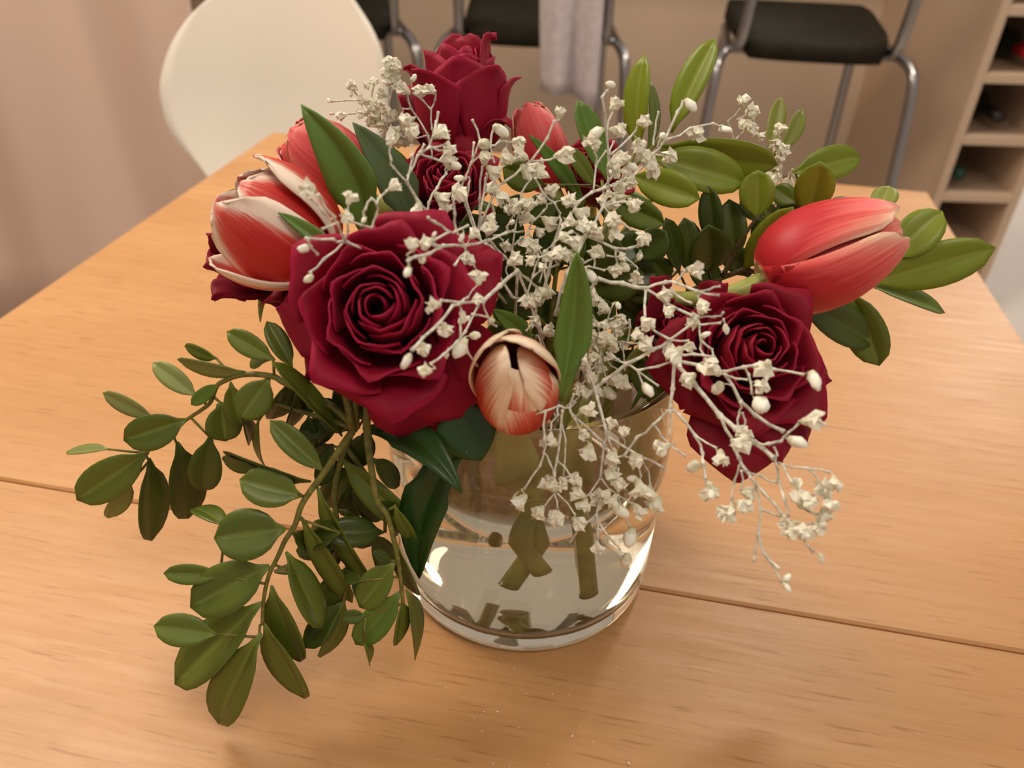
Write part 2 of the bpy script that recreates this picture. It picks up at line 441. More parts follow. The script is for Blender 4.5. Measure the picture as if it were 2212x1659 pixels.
# ---- three bar stools along the bar
M_CHROME = simple('stool_tube', (.36, .345, .345), .30, .5, metal=1.0, var=.04)
M_SEAT = simple('seat_black', (.015, .012, .006), .75, .2, var=.2, scale=30)
def bar_stool(x, y, rz, label):
    t = thing('bar_stool', label, 'stool', (0, 0, 0), 'black seated stools along the breakfast bar')
    # seat: rounded trapezoid with a lightly dished top
    n = 9; G = np.zeros((n, n, 3))
    for i, a in enumerate(np.linspace(-1, 1, n)):
        for j, b in enumerate(np.linspace(-1, 1, n)):
            hw = .168 + .022 * (b + 1) / 2
            e = 1 - .10 * max(0, abs(b) - .5) ** 2 * 4 * abs(a)
            G[i, j] = (a * hw * e, b * .19 * (1 - .06 * abs(a) ** 3), .756 + .012 * b - .012 * (1 - a * a) * (1 - b * b) - .016 * max(0, -b - .6) * 2.5)
    V, F, uv = sheet(G, .034)
    part('seat', V, F, M_SEAT, t, uv)
    for s in (-1, 1):
        loop = spline([(s * .250, -.275, .008), (s * .236, -.232, .45), (s * .226, -.212, .655), (s * .218, -.185, .706), (s * .200, -.12, .722),
                       (s * .180, .10, .726), (s * .174, .135, .715), (s * .174, .160, .66), (s * .180, .178, .45), (s * .19, .205, .008)], 6)
        MB().tube(loop, .0125, 10).build('side_frame', M_CHROME, t)
        up = spline([(s * .178, -.10, .728), (s * .176, -.175, .742), (s * .174, -.205, .80), (s * .172, -.222, .90), (s * .170, -.24, 1.10)], 6)
        MB().tube(up, .0125, 10).build('back_post', M_CHROME, t)
    MB().tube([(-.205, -.135, .722), (.205, -.135, .722)], .009, 8).build('cross_bar', M_CHROME, t)
    MB().tube([(-.176, .12, .722), (.176, .12, .722)], .009, 8).build('cross_bar', M_CHROME, t)
    MB().tube([(-.182, .186, .30), (.182, .186, .30)], .010, 8).build('foot_rest', M_CHROME, t)
    G = np.zeros((9, 5, 3))
    for i, a in enumerate(np.linspace(-1, 1, 9)):
        for j, b in enumerate(np.linspace(-1, 1, 5)):
            G[i, j] = (a * .19, -.232 - .03 * (1 - a * a) - .012 * b, 1.03 + .075 * b)
    V, F, uv = sheet(G, .012); part('backrest', V, F, M_SEAT, t, uv)
    t.location = (x, y, 0); t.rotation_euler = (0, 0, rz)
    return t
SX, SY = 0.690, 1.775
bar_stool(SX, SY, math.radians(-6), 'chrome bar stool with a black seat nearest the wine rack')
bar_stool(SX - .665, SY + .07, math.radians(-4), 'chrome bar stool with a grey cloth hanging over its back')
bar_stool(SX - 1.22, SY + .05, math.radians(12), 'chrome bar stool half hidden behind the white shell chair')
# cloth over the middle stool
n, m_ = 15, 22; G = np.zeros((n, m_, 3))
mx, my = SX - .665, SY + .07
for i, a in enumerate(np.linspace(0, 1, n)):
    for j, b in enumerate(np.linspace(0, 1, m_)):
        s = b * 0.63 - .13                                    # path: front drop, over the top, down the back
        if s < 0: yy, zz = my - .222, 1.135 + s * .8
        else: yy, zz = my - .285 - .012 * math.sin(9 * a) * (s * 1.6) - .0 * s, 1.135 - s
        if -.03 < s < .03: yy = my - .25; zz = 1.142
        wv = .016 * math.sin(3.0 + 11 * a + 1.5 * b)
        G[i, j] = (mx + .055 + (a - .5) * (.165 - .035 * b) + .02 * b, yy - wv * max(0, s) * 2.2, zz - (.05 * a * a if b > .85 else 0) * (b - .85) * 4)
V, F, uv = sheet(G, .004)
o = part('hanging_cloth', V, F, simple('grey_cloth', (.52, .45, .45), .9, .1, var=.1, scale=60), None, uv)
tag(o, 'grey cloth draped over the backrest of the middle bar stool', 'cloth')

# ---- white shell chair at the far end of the table
M_SHELL = simple('white_shell', (.84, .78, .69), .42, .4, var=.01, scale=2)
YC = 0.995
wc = thing('shell_chair', 'white moulded shell chair with a wide round back behind the table corner', 'chair', (-.42, YC + .05, 0))
outline = [(590, -95), (690, -58), (770, 33), (803, 80), (824, 130), (838, 200), (836, 260), (815, 320), (775, 385), (725, 440), (690, 490), (600, 505),
           (530, 490), (490, 425), (455, 372), (408, 322), (372, 275), (351, 217), (346, 174), (358, 108), (390, 47), (437, 0), (500, -58)]
bt = [P(a, b, YC) for a, b in outline]
bt = spline(bt + [bt[0]], 3)[:-1]
cc = P(592, 190, YC)
nr = 23
q_ = bt - cc; th_ = np.arctan2(q_[:, 2], q_[:, 0]); o_ = np.argsort(th_); th_ = th_[o_]; rr_ = np.hypot(q_[:, 0], q_[:, 2])[o_]
G = np.zeros((nr, nr, 3))
for i, a in enumerate(np.linspace(-1, 1, nr)):
    for j, b in enumerate(np.linspace(-1, 1, nr)):
        dx, dz = a * math.sqrt(1 - b * b / 2), b * math.sqrt(1 - a * a / 2)
        r = math.hypot(dx, dz) * float(np.interp(math.atan2(dz, dx), np.concatenate([th_ - 6.283185, th_, th_ + 6.283185]), np.concatenate([rr_] * 3)))
        n1 = math.hypot(dx, dz) + 1e-9
        w = cc + A_([dx / n1 * r, 0, dz / n1 * r])
        d = (w[0] - cc[0]) / .2; h = (w[2] - cc[2]) / .2
        w = w.copy(); w[1] += .045 - .045 * d * d + .03 * h - .015 * max(0, -h) ** 2 * 2
        G[i, j] = w
V, F, uv = sheet(G, .011, A_([0, 1., 0])); part('backrest', V, F, M_SHELL, wc, uv)
sc_ = A_([-.43, YC + .01, .50]); G = np.zeros((13, 9, 3))
for i, a in enumerate(np.linspace(-1, 1, 13)):
    for j, b in enumerate(np.linspace(0, 1, 9)):
        hw = .13 + .10 * math.sin(min(1, b * 1.5) * 1.57) * (1 - .25 * max(0, b - .6))
        G[i, j] = (sc_[0] + a * hw, sc_[1] - b * .40 + .03, .50 - .055 * math.sin(min(1, b * 1.6) * 1.57) + .035 * a * a + .0 * b)
V, F, uv = sheet(G, .011); part('seat', V, F, M_SHELL, wc, uv)
for sx in (-1, 1):
    for sy in (-1, 1):
        MB().tube([(sc_[0] + sx * .10, sc_[1] - .18 + sy * .10, .442), (sc_[0] + sx * .20, sc_[1] - .18 + sy * .20, .01)], [.013, .010], 8).build('leg', M_CHROME, wc)

# ---- curtain beside the table
t = NT('pink_curtain'); nz = t.noise(500, 2, t.coord('Object'))
c_ = t.mix(nz, (.66, .485, .395), (.72, .53, .435)); M_CURT = t.done(t.bsdf(c_, .85, .1, sheen=.2))
xs = np.linspace(-1.90, -0.735, 150); zs_ = np.linspace(0.02, 2.3, 14)
G = np.zeros((len(xs), len(zs_), 3))
for i, x in enumerate(xs):
    for j, z in enumerate(zs_):
        k = (x + 1.9) / 1.165
        y = 1.48 + .012 * math.sin(19 * x + 1.1 * z + .6) + .005 * math.sin(37 * x - 1.4 * z) + .035 * math.sin(6 * x + .6 * z)
        G[i, j] = (x, y, z)
V, F, uv = sheet(G, .003)
o = part('curtain', V, F, M_CURT, None, uv); tag(o, 'pinkish beige curtain hanging in soft folds beside the table', 'curtain')
# ================================================================== THE VASE
def lathe(prof, k=72):
    V = []; F = []
    ring = []
    for r, z in prof:
        if r < 1e-6: ring.append([len(V)]); V.append((0, 0, TZ + z))
        else:
            ring.append([len(V) + j for j in range(k)])
            V += [(r * math.cos(6.283185 * j / k), r * math.sin(6.283185 * j / k), TZ + z) for j in range(k)]
    for a, b in zip(ring, ring[1:]):
        for j in range(k):
            j2 = (j + 1) % k
            if len(a) == 1: F.append((a[0], b[j2], b[j]))
            elif len(b) == 1: F.append((a[j], a[j2], b[0]))
            else: F.append((a[j], a[j2], b[j2], b[j]))
    return V, F
RB = 0.0781
def rad_o(z): return RB + (.0805 - RB) * z / .165
t = NT('clear_glass'); g = t.n('ShaderNodeBsdfGlass'); g.inputs['Roughness'].default_value = 0.0; g.inputs['IOR'].default_value = 1.5
g.inputs['Color'].default_value = (.985, .98, .965, 1); M_GLASS = t.done(g)
t = NT('vase_water'); g = t.n('ShaderNodeBsdfRefraction'); g.inputs['IOR'].default_value = 1.33; g.inputs['Roughness'].default_value = 0.0
g = t.n('ShaderNodeBsdfGlass'); g.inputs['IOR'].default_value = 1.33; g.inputs['Color'].default_value = (.985, .975, .94, 1)
M_WATER = t.done(g)
WL = 0.119; TG = 0.0030
prof = [(0, .0012), (.066, .0012), (.0735, .0010), (.0762, .0030), (.0776, .0065), (.0782, .011)]
prof += [(rad_o(z), z) for z in (.03, .06, .09, .12, .15, .1630)]
prof += [(rad_o(.165) - TG / 2 + TG / 2 * math.cos(a_), .1635 + TG / 2 * math.sin(a_)) for a_ in np.linspace(.1, 3.04, 9)]
prof += [(rad_o(z) - TG, z) for z in (.1625, .15, .12, .09, .06, .03, .020)]
prof += [(.0728, .0145), (.070, .0120), (.062, .0108), (.03, .0104), (0, .0104)]
V, F = lathe(prof)
vs = part('glass_vase', V, F, M_GLASS, None); tag(vs, 'clear glass cylinder vase half full of water, holding the whole bouquet', 'vase')
ov = .0006
prof = [(0, .0104 - ov), (.03, .0104 - ov), (.062, .0108 - ov), (.070 + ov * .6, .0120 - ov * .7), (.0728 + ov, .0145 - ov * .3), (rad_o(.020) - TG + ov, .020)]
prof += [(rad_o(z) - TG + ov, z) for z in (.03, .06, .09, WL)]
prof += [(rad_o(WL) - TG - .004, WL - .0010), (.05, WL - .0012), (0, WL - .0012)]
V, F = lathe(prof)
wt = part('vase_water', V, F, M_WATER, None); tag(wt, 'still water filling the lower two thirds of the glass vase', 'water')

# ================================================================== BUILDERS FOR THE PLANTS
def leaf(root, b, t, wpx, kind='box', roll=None, curl=.06, fold=.22, mat=None, name='leaf', side=0.0, tw=0.0, th=.0005):
    """leaf from its stalk end b to its tip t (points), wpx = width it shows"""
    b, t = A_(b), A_(t)
    ax_ = t - b; L = np.linalg.norm(ax_); a = ax_ / L
    mid = (b + t) / 2; view = CAM - mid
    n0 = unit(view - a * (view @ a)); s0 = np.cross(a, n0)
    vis = 1.10 * wpx * depth(mid) / FPX
    nat = L * (.36 if kind == 'box' else .24)
    if roll is None:
        r = min(1.15, math.acos(min(1.0, vis / nat))) if vis < nat * .92 else random.uniform(-.22, .22)
        roll = r * random.choice((-1, 1)) if vis < nat * .92 else r
    W = min(vis / max(.32, math.cos(roll)), max(nat * 1.1, vis))
    nt_, nu_ = (10, 7) if kind == 'box' else (14, 7)
    G = np.zeros((nt_, nu_, 3))
    for i, tt in enumerate(np.linspace(0, 1, nt_)):
        if kind == 'box':
            w = math.sin(math.pi * min(1, max(0, tt) ** 1.18)) ** .54
            w = max(w * min(1, .25 + tt * 3.2), .07 if tt < .9 else .015)
        else:
            w = (min(1, tt / .38) ** .55 * .55 + .45 * math.sin(math.pi * min(1, tt / .76) / 1.0 * .5)) if tt < .38 else 1.0 * max(0, 1 - ((tt - .38) / .62) ** 1.9) ** .85
            w = max(w, .35 if tt < .2 else .015)
        rr = roll + tw * (tt - .5)
        n = n0 * math.cos(rr) + s0 * math.sin(rr); s = np.cross(a, n)
        ctr = b + ax_ * tt + n * (curl * L * 4 * tt * (1 - tt)) + s * (side * L * 4 * tt * (1 - tt))
        for j, u in enumerate(A_([-1, -.6, -.22, 0, .22, .6, 1.])):
            hw = W / 2 * w
            lift = fold * hw * (abs(u) ** 1.15) - (.10 * hw * math.exp(-(u / .15) ** 2)) - fold * .45 * hw
            G[i, j] = ctr + s * (u * hw) + n * lift
    V, F, uv = sheet(G, th)
    # sheet spreads uv evenly: put the true cross position in v
    us = (A_([-1, -.6, -.22, 0, .22, .6, 1.]) + 1) / 2
    v2 = np.tile(us, nt_); uv[:, 1] = np.concatenate([v2, v2])
    return part(name, V, F, mat or M_BOX, root, uv)

def guard(t, C, A, R, gd, mat):
    """wide outer petal reaching from the base of a rose to a given tip (px, py, Y, width in pixels)"""
    tp = P(gd[0], gd[1], gd[2]); W = gd[3] * depth(tp) / FPX / 2
    roll = gd[4] if len(gd) > 4 else .25
    b0 = C - A * (R * .36); d = tp - b0; L = np.linalg.norm(d); out = unit(d - A * (d @ A)); s = unit(np.cross(A, out))
    b1 = b0 + A * (R * .10) + out * (L * .42); b2 = tp - out * (L * .22) + A * (R * .20)
    nv, nu = 12, 11; G = np.zeros((nv, nu, 3))
    for i, v in enumerate(np.linspace(0, 1, nv)):
        c = (1 - v) ** 3 * b0 + 3 * (1 - v) ** 2 * v * b1 + 3 * (1 - v) * v * v * b2 + v ** 3 * tp
        w = W * (math.sin(1.5708 * min(1, .12 + v * 1.45)) ** .8) * (1 if v < .60 else max(.03, 1 - ((v - .60) / .40) ** 1.12 * .97))
        for j, u in enumerate(np.linspace(-1, 1, nu)):
            lift = R * .16 * u * u * (1 - v) - roll * W * u * u * v + R * .02 * math.sin(5 * u + 9 * v)
            G[i, j] = c + s * (u * w) + A * lift
    V, F, uv = sheet(G, .0007); part('petal', V, F, mat, t, uv)

def rose(label, px, py, Y, Rpx, a=0.0, b=0.0, roll=0.0, n=27, openness=1.0, H=.85, seed=1, mat=None, s0=0.0, name='red_rose', squash=1.0, foot=None, guards=(), vw=1.0):
    rg = np.random.default_rng(seed)
    tip = P(px, py, Y); R = Rpx * depth(tip) / FPX
    view = unit(CAM - tip)
    rt = unit(np.cross(upv, view)); up2 = np.cross(view, rt)
    A = unit(view * vw + rt * a + up2 * b)
    E1 = unit(rt - A * (rt @ A)); E2 = np.cross(A, E1)
    C = tip - A * (H * R * .80)
    base = C - A * (R * .42)
    t = thing(name, label, 'rose', base)
    mat = mat or M_ROSE
    nv, nu = 11, 13
    for i in range(n):
        s = s0 + (1 - s0) * (i / (n - 1)) ** .85
        phi0 = roll + i * 2.39996 + rg.normal(0, .10)
        rs = R * (.10 + .56 * s ** .95)
        so = s ** 2.2 * openness
        rr = rs * (.70 + .80 * so)
        hr = H * R * (.80 + .12 * s - .62 * s ** 2.0 * openness)
        hr *= 1 + rg.normal(0, .03)
        dphi = (1.25 - .58 * s) * (1 + rg.normal(0, .05))
        P0 = A_([.06 * R, -.42 * R]); P1 = A_([rs * 1.20, -.30 * R]); P2 = A_([rs * 1.05, hr * .78]); P3 = A_([rr, hr])
        w1, w2, w3 = rg.uniform(0, 6.28, 3)
        notch = rg.uniform(-.06, .05)
        G = np.zeros((nv, nu, 3))
        for iv, v in enumerate(np.linspace(0, 1, nv)):
            for iu, u in enumerate(np.linspace(-1, 1, nu)):
                vt = v * (1 - (.13 + .10 * s) * abs(u) ** 1.7 + notch * math.cos(3 * u + w1) * s * .5)
                q = (1 - vt) ** 3 * P0 + 3 * (1 - vt) ** 2 * vt * P1 + 3 * (1 - vt) * vt ** 2 * P2 + vt ** 3 * P3
                r, h = q
                k = max(0, (vt - .62) / .38)
                # rims of the outer petals roll back, more at the sides, which leaves a pointed middle
                r += R * .13 * so * k * k * (.4 + .9 * abs(u) ** 1.5)
                h -= R * .24 * so * k * k * (.25 + 1.0 * abs(u) ** 1.7)
                r += R * .16 * s ** 1.3 * k ** 2.2 * math.exp(-(u / .26) ** 2)
                r *= 1 + (.13 - .05 * s) * u * min(1, v * 1.6)
                wav = R * .022 * s * k * math.sin(4.2 * u + w2) + R * .012 * s * math.sin(7 * u + w3) * v
                r += wav; h += wav * .7
                ph = phi0 + u * dphi * (.30 + .70 * math.sin(1.5708 * min(1, vt * 1.35)))
                G[iv, iu] = C + A * h + (E1 * math.cos(ph) + E2 * math.sin(ph) * squash) * r
        V, F, uv = sheet(G, .0007)
        part('petal', V, F, mat, t, uv)
    for gd in guards:
        guard(t, C, A, R, gd, mat)
    # hip and sepals
    hp = MB().tube([base - A * .004, base + A * .004, base + A * .011], [.0035, .0062, .0055], 10); hp.build('hip', M_GSTEM, t)
    for k in range(5):
        ph = roll + k * 1.2566
        d = E1 * math.cos(ph) + E2 * math.sin(ph)
        G = np.zeros((7, 3, 3))
        for i, v in enumerate(np.linspace(0, 1, 7)):
            w = .0042 * (1 - v) ** .8 + .0002
            s_ = np.cross(A, d)
            for j, u in enumerate((-1, 0, 1)):
                G[i, j] = base + d * (.005 + .030 * v) + A * (.006 - .018 * v * v) + s_ * u * w
        V, F, uv = sheet(G, .0006); part('sepal', V, F, M_TUL, t, uv)
    if foot is not None:
        f = A_([foot[0], foot[1], TZ + foot[2]])
        mouth = A_([foot[3], foot[4], TZ + .172])
        pts = spline([base - A * .002, base - A * .025 + A_([0, 0, -.006]), mouth, f], 8)
        MB().tube(pts, .0027, 8).build('stem', M_GSTEM, t)
    return t, C, A

def tulip(label, bpx, bpy, bY, tpx, tpy, tY, wpx, mat, rollA=0.0, tipr=.35, flare=None, foot=None, th=.0009, lens=None, belly=1.0, stem_r=.0042, blunt=.35):
    Bp, Tp = P(bpx, bpy, bY), P(tpx, tpy, tY)
    A = unit(Tp - Bp); L = np.linalg.norm(Tp - Bp)
    view = CAM - Bp; E1 = unit(view - A * (view @ A)); E2 = np.cross(A, E1)      # E1 faces the lens
    R = wpx / 2 * depth(Bp) / FPX
    t = thing('tulip', label, 'tulip', Bp)
    nv, nu = 13, 11
    for i in range(6):
        inner = i >= 3
        phi0 = rollA + (i % 3) * 2.0944 + (1.0472 if inner else 0)
        fl = (flare or {}).get(i, 0.0); ln = (lens or {}).get(i, 1.0)
        sc = .90 if inner else 1.0
        tr = tipr * R * (.85 if inner else 1.0) + fl * R
        P0 = A_([.10 * R, 0]); P1 = A_([1.28 * R * sc * belly, -.02 * L]); P2 = A_([1.18 * R * sc + fl * R * .5, .70 * L]); P3 = A_([tr, L * ln * (.97 if inner else 1)])
        G = np.zeros((nv, nu, 3))
        for iv, v in enumerate(np.linspace(0, 1, nv)):
            hw = R * 1.02 * sc * (math.sin(math.pi * (.10 + .70 * v ** .9)) ** .75)
            hw *= 1 - max(0, (v - .70) / .30) ** 3.2 * (1 - blunt)
            for iu, u in enumerate(np.linspace(-1, 1, nu)):
                vt = v * (1 - .05 * u * u * v)
                q = (1 - vt) ** 3 * P0 + 3 * (1 - vt) ** 2 * vt * P1 + 3 * (1 - vt) * vt ** 2 * P2 + vt ** 3 * P3
                r, h = q
                rad = max(r, .42 * R)
                ph = hw * u / rad
                e = E1 * math.cos(phi0) + E2 * math.sin(phi0); g = -E1 * math.sin(phi0) + E2 * math.cos(phi0)
                r2 = r - rad * (1 - math.cos(ph))
                tang = rad * math.sin(ph)
                h2 = h + .006 * L * math.sin(9 * u + i * 2) * v
                r2 += .05 * R * (abs(u) ** 3) * v - .025 * R * math.exp(-(u / .14) ** 2) * math.sin(math.pi * v)
                G[iv, iu] = Bp + A * h2 + e * r2 + g * tang
        V, F, uv = sheet(G, th)
        part('petal', V, F, mat, t, uv)
    if foot is not None:
        f = A_([foot[0], foot[1], TZ + foot[2]]); mouth = A_([foot[3], foot[4], TZ + .175])
        pts = spline([Bp + A * .002, Bp - A * .022, mouth, mouth * .6 + f * .4, mouth * .25 + f * .75, f], 7)
        r = np.linspace(stem_r * .95, stem_r * 1.15, len(pts))
        MB().tube(pts, r, 10).build('stem', M_GSTEM, t)
    return t, A

# ---- dried florets: a few meshes shared by all
def floret_mesh(seed):
    rg = np.random.default_rng(seed); k = 12
    rings = [(.05, 0, 0), (.22, .14, 0), (.27, .36, 0)]
    V = [(0, 0, -.02)]; F = []; mi = []
    def ring(r, z, jr, jz, lob=0.0):
        st = len(V)
        for j in range(k):
            rr = r * (1 + lob * (1 if j % 2 else -1) + rg.normal(0, jr)); a = 6.2832 * j / k + rg.normal(0, jr)
            V.append((rr * math.cos(a), rr * math.sin(a), z + rg.normal(0, jz)))
        return st
    r0 = ring(.15, .08, .04, .02); r1 = ring(.24, .30, .10, .03); r2 = ring(.34, .50, .20, .06); r3 = ring(.47, .74, .20, .12, .20); r4 = ring(.30, .92, .25, .10, -.22)
    V.append((.04, .03, .80)); c = len(V) - 1
    for j in range(k): F.append((0, r0 + (j + 1) % k, r0 + j)); mi.append(1)
    for (a, b, m) in ((r0, r1, 1), (r1, r2, 0), (r2, r3, 0), (r3, r4, 0)):
        for j in range(k): F.append((a + j, a + (j + 1) % k, b + (j + 1) % k, b + j)); mi.append(m)
    for j in range(k): F.append((r4 + j, r4 + (j + 1) % k, c)); mi.append(0)
    me = mesh('floret', V, F, None, False, mi); me.materials.append(M_FLO); me.materials.append(M_CAL); return me
def bud_mesh(seed, elong):
    rg = np.random.default_rng(seed); k = 8
    V = [(0, 0, 0)]; F = []; mi = []
    zs = (.10, .30, .55, .78, .93)
    for i, z in enumerate(zs):
        r = .5 / elong * math.sin(math.pi * (z * .92 + .04)) ** .7
        for j in range(k):
            a = 6.2832 * j / k; q = r * (1 + rg.normal(0, .13))
            V.append((q * math.cos(a), q * math.sin(a), z + rg.normal(0, .03)))
    V.append((0, 0, 1.0)); e = len(V) - 1
    for j in range(k): F.append((0, 1 + (j + 1) % k, 1 + j)); mi.append(1)
    for i in range(len(zs) - 1):
        for j in range(k):
            a = 1 + i * k; F.append((a + j, a + (j + 1) % k, a + k + (j + 1) % k, a + k + j)); mi.append(0 if i else 1)
    a = 1 + (len(zs) - 1) * k
    for j in range(k): F.append((a + j, a + (j + 1) % k, e)); mi.append(0)
    me = mesh('bud', V, F, None, True, mi); me.materials.append(M_BUD); me.materials.append(M_CAL); return me
FLO = [floret_mesh(s) for s in range(7)]
BUDS = [bud_mesh(s, e) for s, e in ((1, 1.75), (2, 2.1), (3, 1.6))]

def gyp(label, plane, chains, florets, buds, foot, thick=1.0, size=1.0):
    """dry baby's breath stem. plane = (x0, y0, Y0, dY per 1000 px across, dY per 1000 px down)"""
    x0, y0, Y0, gx, gy = plane
    Yf = lambda x, y: Y0 + gx * (x - x0) / 1000 + gy * (y - y0) / 1000
    rg = np.random.default_rng(abs(hash((x0, y0))) % 100000)
    first = P(*chains[0][0][:2], Yf(*chains[0][0][:2]))
    t = thing('babys_breath', label, 'dried flower', first)
    m = MB(); nodes = []
    wob = lambda p: p + rg.normal(0, .0006, 3)
    cache = {}
    def pt(x, y):
        if (x, y) not in cache: cache[(x, y)] = P(x, y, Yf(x, y) + rg.normal(0, .0012))
        return cache[(x, y)]
    for ci, ch in enumerate(chains):
        w = ch[-1] if isinstance(ch[-1], (int, float)) else 1.0
        pts = [q for q in ch if not isinstance(q, (int, float))]
        p3 = [pt(*q) for q in pts]
        full = []; rad = []
        r = .00046 * w * thick
        for i in range(len(p3) - 1):
            a, b = p3[i], p3[i + 1]
            mid = (a + b) / 2 + rg.normal(0, .00035, 3)
            full += [a, a * .88 + b * .12, mid, a * .12 + b * .88]; rad += [r * 1.5, r, r * .92, r]
            nodes += [a, a * .5 + b * .5]
        full.append(p3[-1]); rad.append(r * 1.5); nodes.append(p3[-1])
        m.tube(full, rad, 5)
    nd = A_(nodes)
    def put(me, name, x, y, px_size, lenf):
        c = P(x, y, Yf(x, y) + rg.normal(-.0012, .0018))
        d = np.linalg.norm(nd - c, axis=1); i = int(d.argmin()); a = nd[i]
        size_ = px_size * depth(c) / FPX * size
        dr = c - a
        if np.linalg.norm(dr) < size_ * .35: dr = rg.normal(0, 1, 3) + A_([0, -1.0, .3])
        dr = unit(unit(dr) + rg.normal(0, .35, 3) + A_([0, 0, -.15]))
        o = bpy.data.objects.new(name, me); COL.objects.link(o); o.parent = t
        base = c - dr * size_ * lenf
        q = Vector(dr).to_track_quat('Z', 'Y')
        o.rotation_mode = 'QUATERNION'; o.rotation_quaternion = q
        o.location = tuple(base - A_(t.location)); o.scale = (size_,) * 3
        if np.linalg.norm(base - a) > .0015:
            md = (a + base) / 2 + rg.normal(0, .0007, 3)
            m.tube(spline([a, md, base + dr * .0006], 3), .00026 * thick, 4)
    for f in florets:
        put(FLO[int(rg.integers(0, 7))], 'floret', f[0], f[1], (f[2] if len(f) > 2 else 29), .5)
    for f in buds:
        put(BUDS[int(rg.integers(0, 3))], 'bud', f[0], f[1], (f[2] if len(f) > 2 else 30), .5)
    if foot is not None:
        x, y = chains[0][0][:2]
        f = A_([foot[0], foot[1], TZ + foot[2]]); mo = A_([foot[3], foot[4], TZ + .172])
        m.tube(spline([first, mo, f], 6), .0008 * thick, 6)
    m.build('twig', M_TWIG, t)
    return t

def sprig(label, Yfun, stems, leaves, mat, stem_mat=None, rad=.0014, foot=None, cat='greenery', name='leafy_sprig'):
    """leafy branch: stems = lists of pixels, leaves = (bx,by,tx,ty,w[,dY tip[,mat[,roll[,curl]]]])"""
    f = stems[0][0]
    t = thing(name, label, cat, P(*f, Yfun(*f)))
    m = MB()
    for k, st in enumerate(stems):
        p = spline([P(x, y, Yfun(x, y)) for x, y in st], 5)
        m.tube(p, np.linspace(rad * (1.25 if k == 0 else 1.0), rad * .6, len(p)), 7)
    for lf in leaves:
        bx, by, tx, ty, w = lf[:5]
        dY = lf[5] if len(lf) > 5 and lf[5] is not None else random.uniform(-.012, .012)
        mt = lf[6] if len(lf) > 6 and lf[6] is not None else mat
        roll = lf[7] if len(lf) > 7 else None
        cu = lf[8] if len(lf) > 8 else random.uniform(.02, .09)
        b = P(bx, by, Yfun(bx, by)); e = P(tx, ty, Yfun(bx, by) + dY)
        if e[2] < TZ + .004: e = e + (CAM - e) * ((TZ + .004 - e[2]) / (CAM[2] - e[2]))
        leaf(t, b, e, w, 'box', roll=roll, curl=cu, mat=mt, fold=random.uniform(.12, .32))
        # short stalk to the nearest stem point
        allp = A_(m.V); i = int(np.linalg.norm(allp - b, axis=1).argmin())
        if .002 < np.linalg.norm(allp[i] - b) < .03: m.tube([allp[i], b + (e - b) * .04], [.0007, .0006], 5)
    if foot is not None:
        q = P(*f, Yfun(*f))
        pts = [q] + [A_([x, y, TZ + z]) for x, y, z in foot]
        m.tube(spline(pts, 6), rad * 1.3, 7)
    m.build('stem', stem_mat or M_STEM, t)
    return t
# ================================================================== THE BOUQUET
# ---- roses (label, spiral pixel, distance, radius in pixels, lean right/up)
rose('large open crimson rose facing the viewer, a spiral of petals above the vase rim', 812, 655, -.100, 238, -.14, .16, roll=.5, n=30, seed=3,
     guards=((820, 474, -.055, 230), (1084, 548, -.058, 230), (597, 668, -.062, 210), (660, 815, -.075, 190), (850, 905, -.085, 250), (938, 968, -.082, 210), (1062, 880, -.075, 240), (670, 530, -.055, 200)),
     foot=(-.010, .015, .03, -.040, -.030))
rose('crimson rose leaning over the right of the vase rim behind white florets', 1655, 745, -.075, 190, .38, .18, roll=2.1, n=26, seed=5, H=.95,
     guards=((1602, 1042, -.085, 240), (1480, 885, -.070, 230), (1400, 790, -.055, 200), (1796, 822, -.055, 150), (1745, 960, -.075, 170), (1560, 650, -.045, 150), (1690, 1000, -.08, 160)),
     foot=(.035, .03, .06, .055, -.02), mat=M_ROSE2)
rose('tallest crimson rose, half open and seen from its side', 985, 105, .062, 160, -.06, 1.0, vw=-.12, roll=.9, n=20, seed=8, H=1.35, openness=.62,
     guards=((1072, 86, .06, 120, -.2), (1000, 86, .075, 150, -.1), (872, 148, .05, 140, .0), (1104, 262, .045, 120, .2)),
     foot=(.02, .05, .07, .0, .045), s0=.12)
rose('dark red rose just below the tallest rose, veiled by dry white florets', 960, 365, .0, 136, -.1, .75, roll=1.2, n=22, seed=11,
     foot=(-.02, .04, .06, -.01, .03), mat=M_ROSE2)
rose('crimson rose tucked behind the leaves and the small pink tulip tip', 1290, 340, .045, 108, .1, .95, roll=.2, n=20, seed=13, H=1.0, openness=.7,
     foot=(.03, .05, .08, .02, .045), mat=M_ROSE2)
rose('crimson rose whose frilled petals show left of the striped tulip', 552, 560, .015, 112, -.55, .15, roll=.35, n=18, seed=17, s0=.15,
     guards=((440, 578, -.012, 120), (458, 648, -.012, 100), (446, 505, .0, 110), (600, 650, -.012, 120)),
     foot=(-.035, .03, .07, -.055, .02), mat=M_ROSE2)
rose('dark crimson rose with rolled outer petals between vase rim and pink tulip', 1470, 690, -.030, 118, .05, .70, roll=1.5, n=18, seed=21, openness=.8,
     guards=((1572, 612, -.03, 130), (1405, 598, -.03, 120)),
     foot=(.045, .02, .07, .05, .0), mat=M_ROSE2)

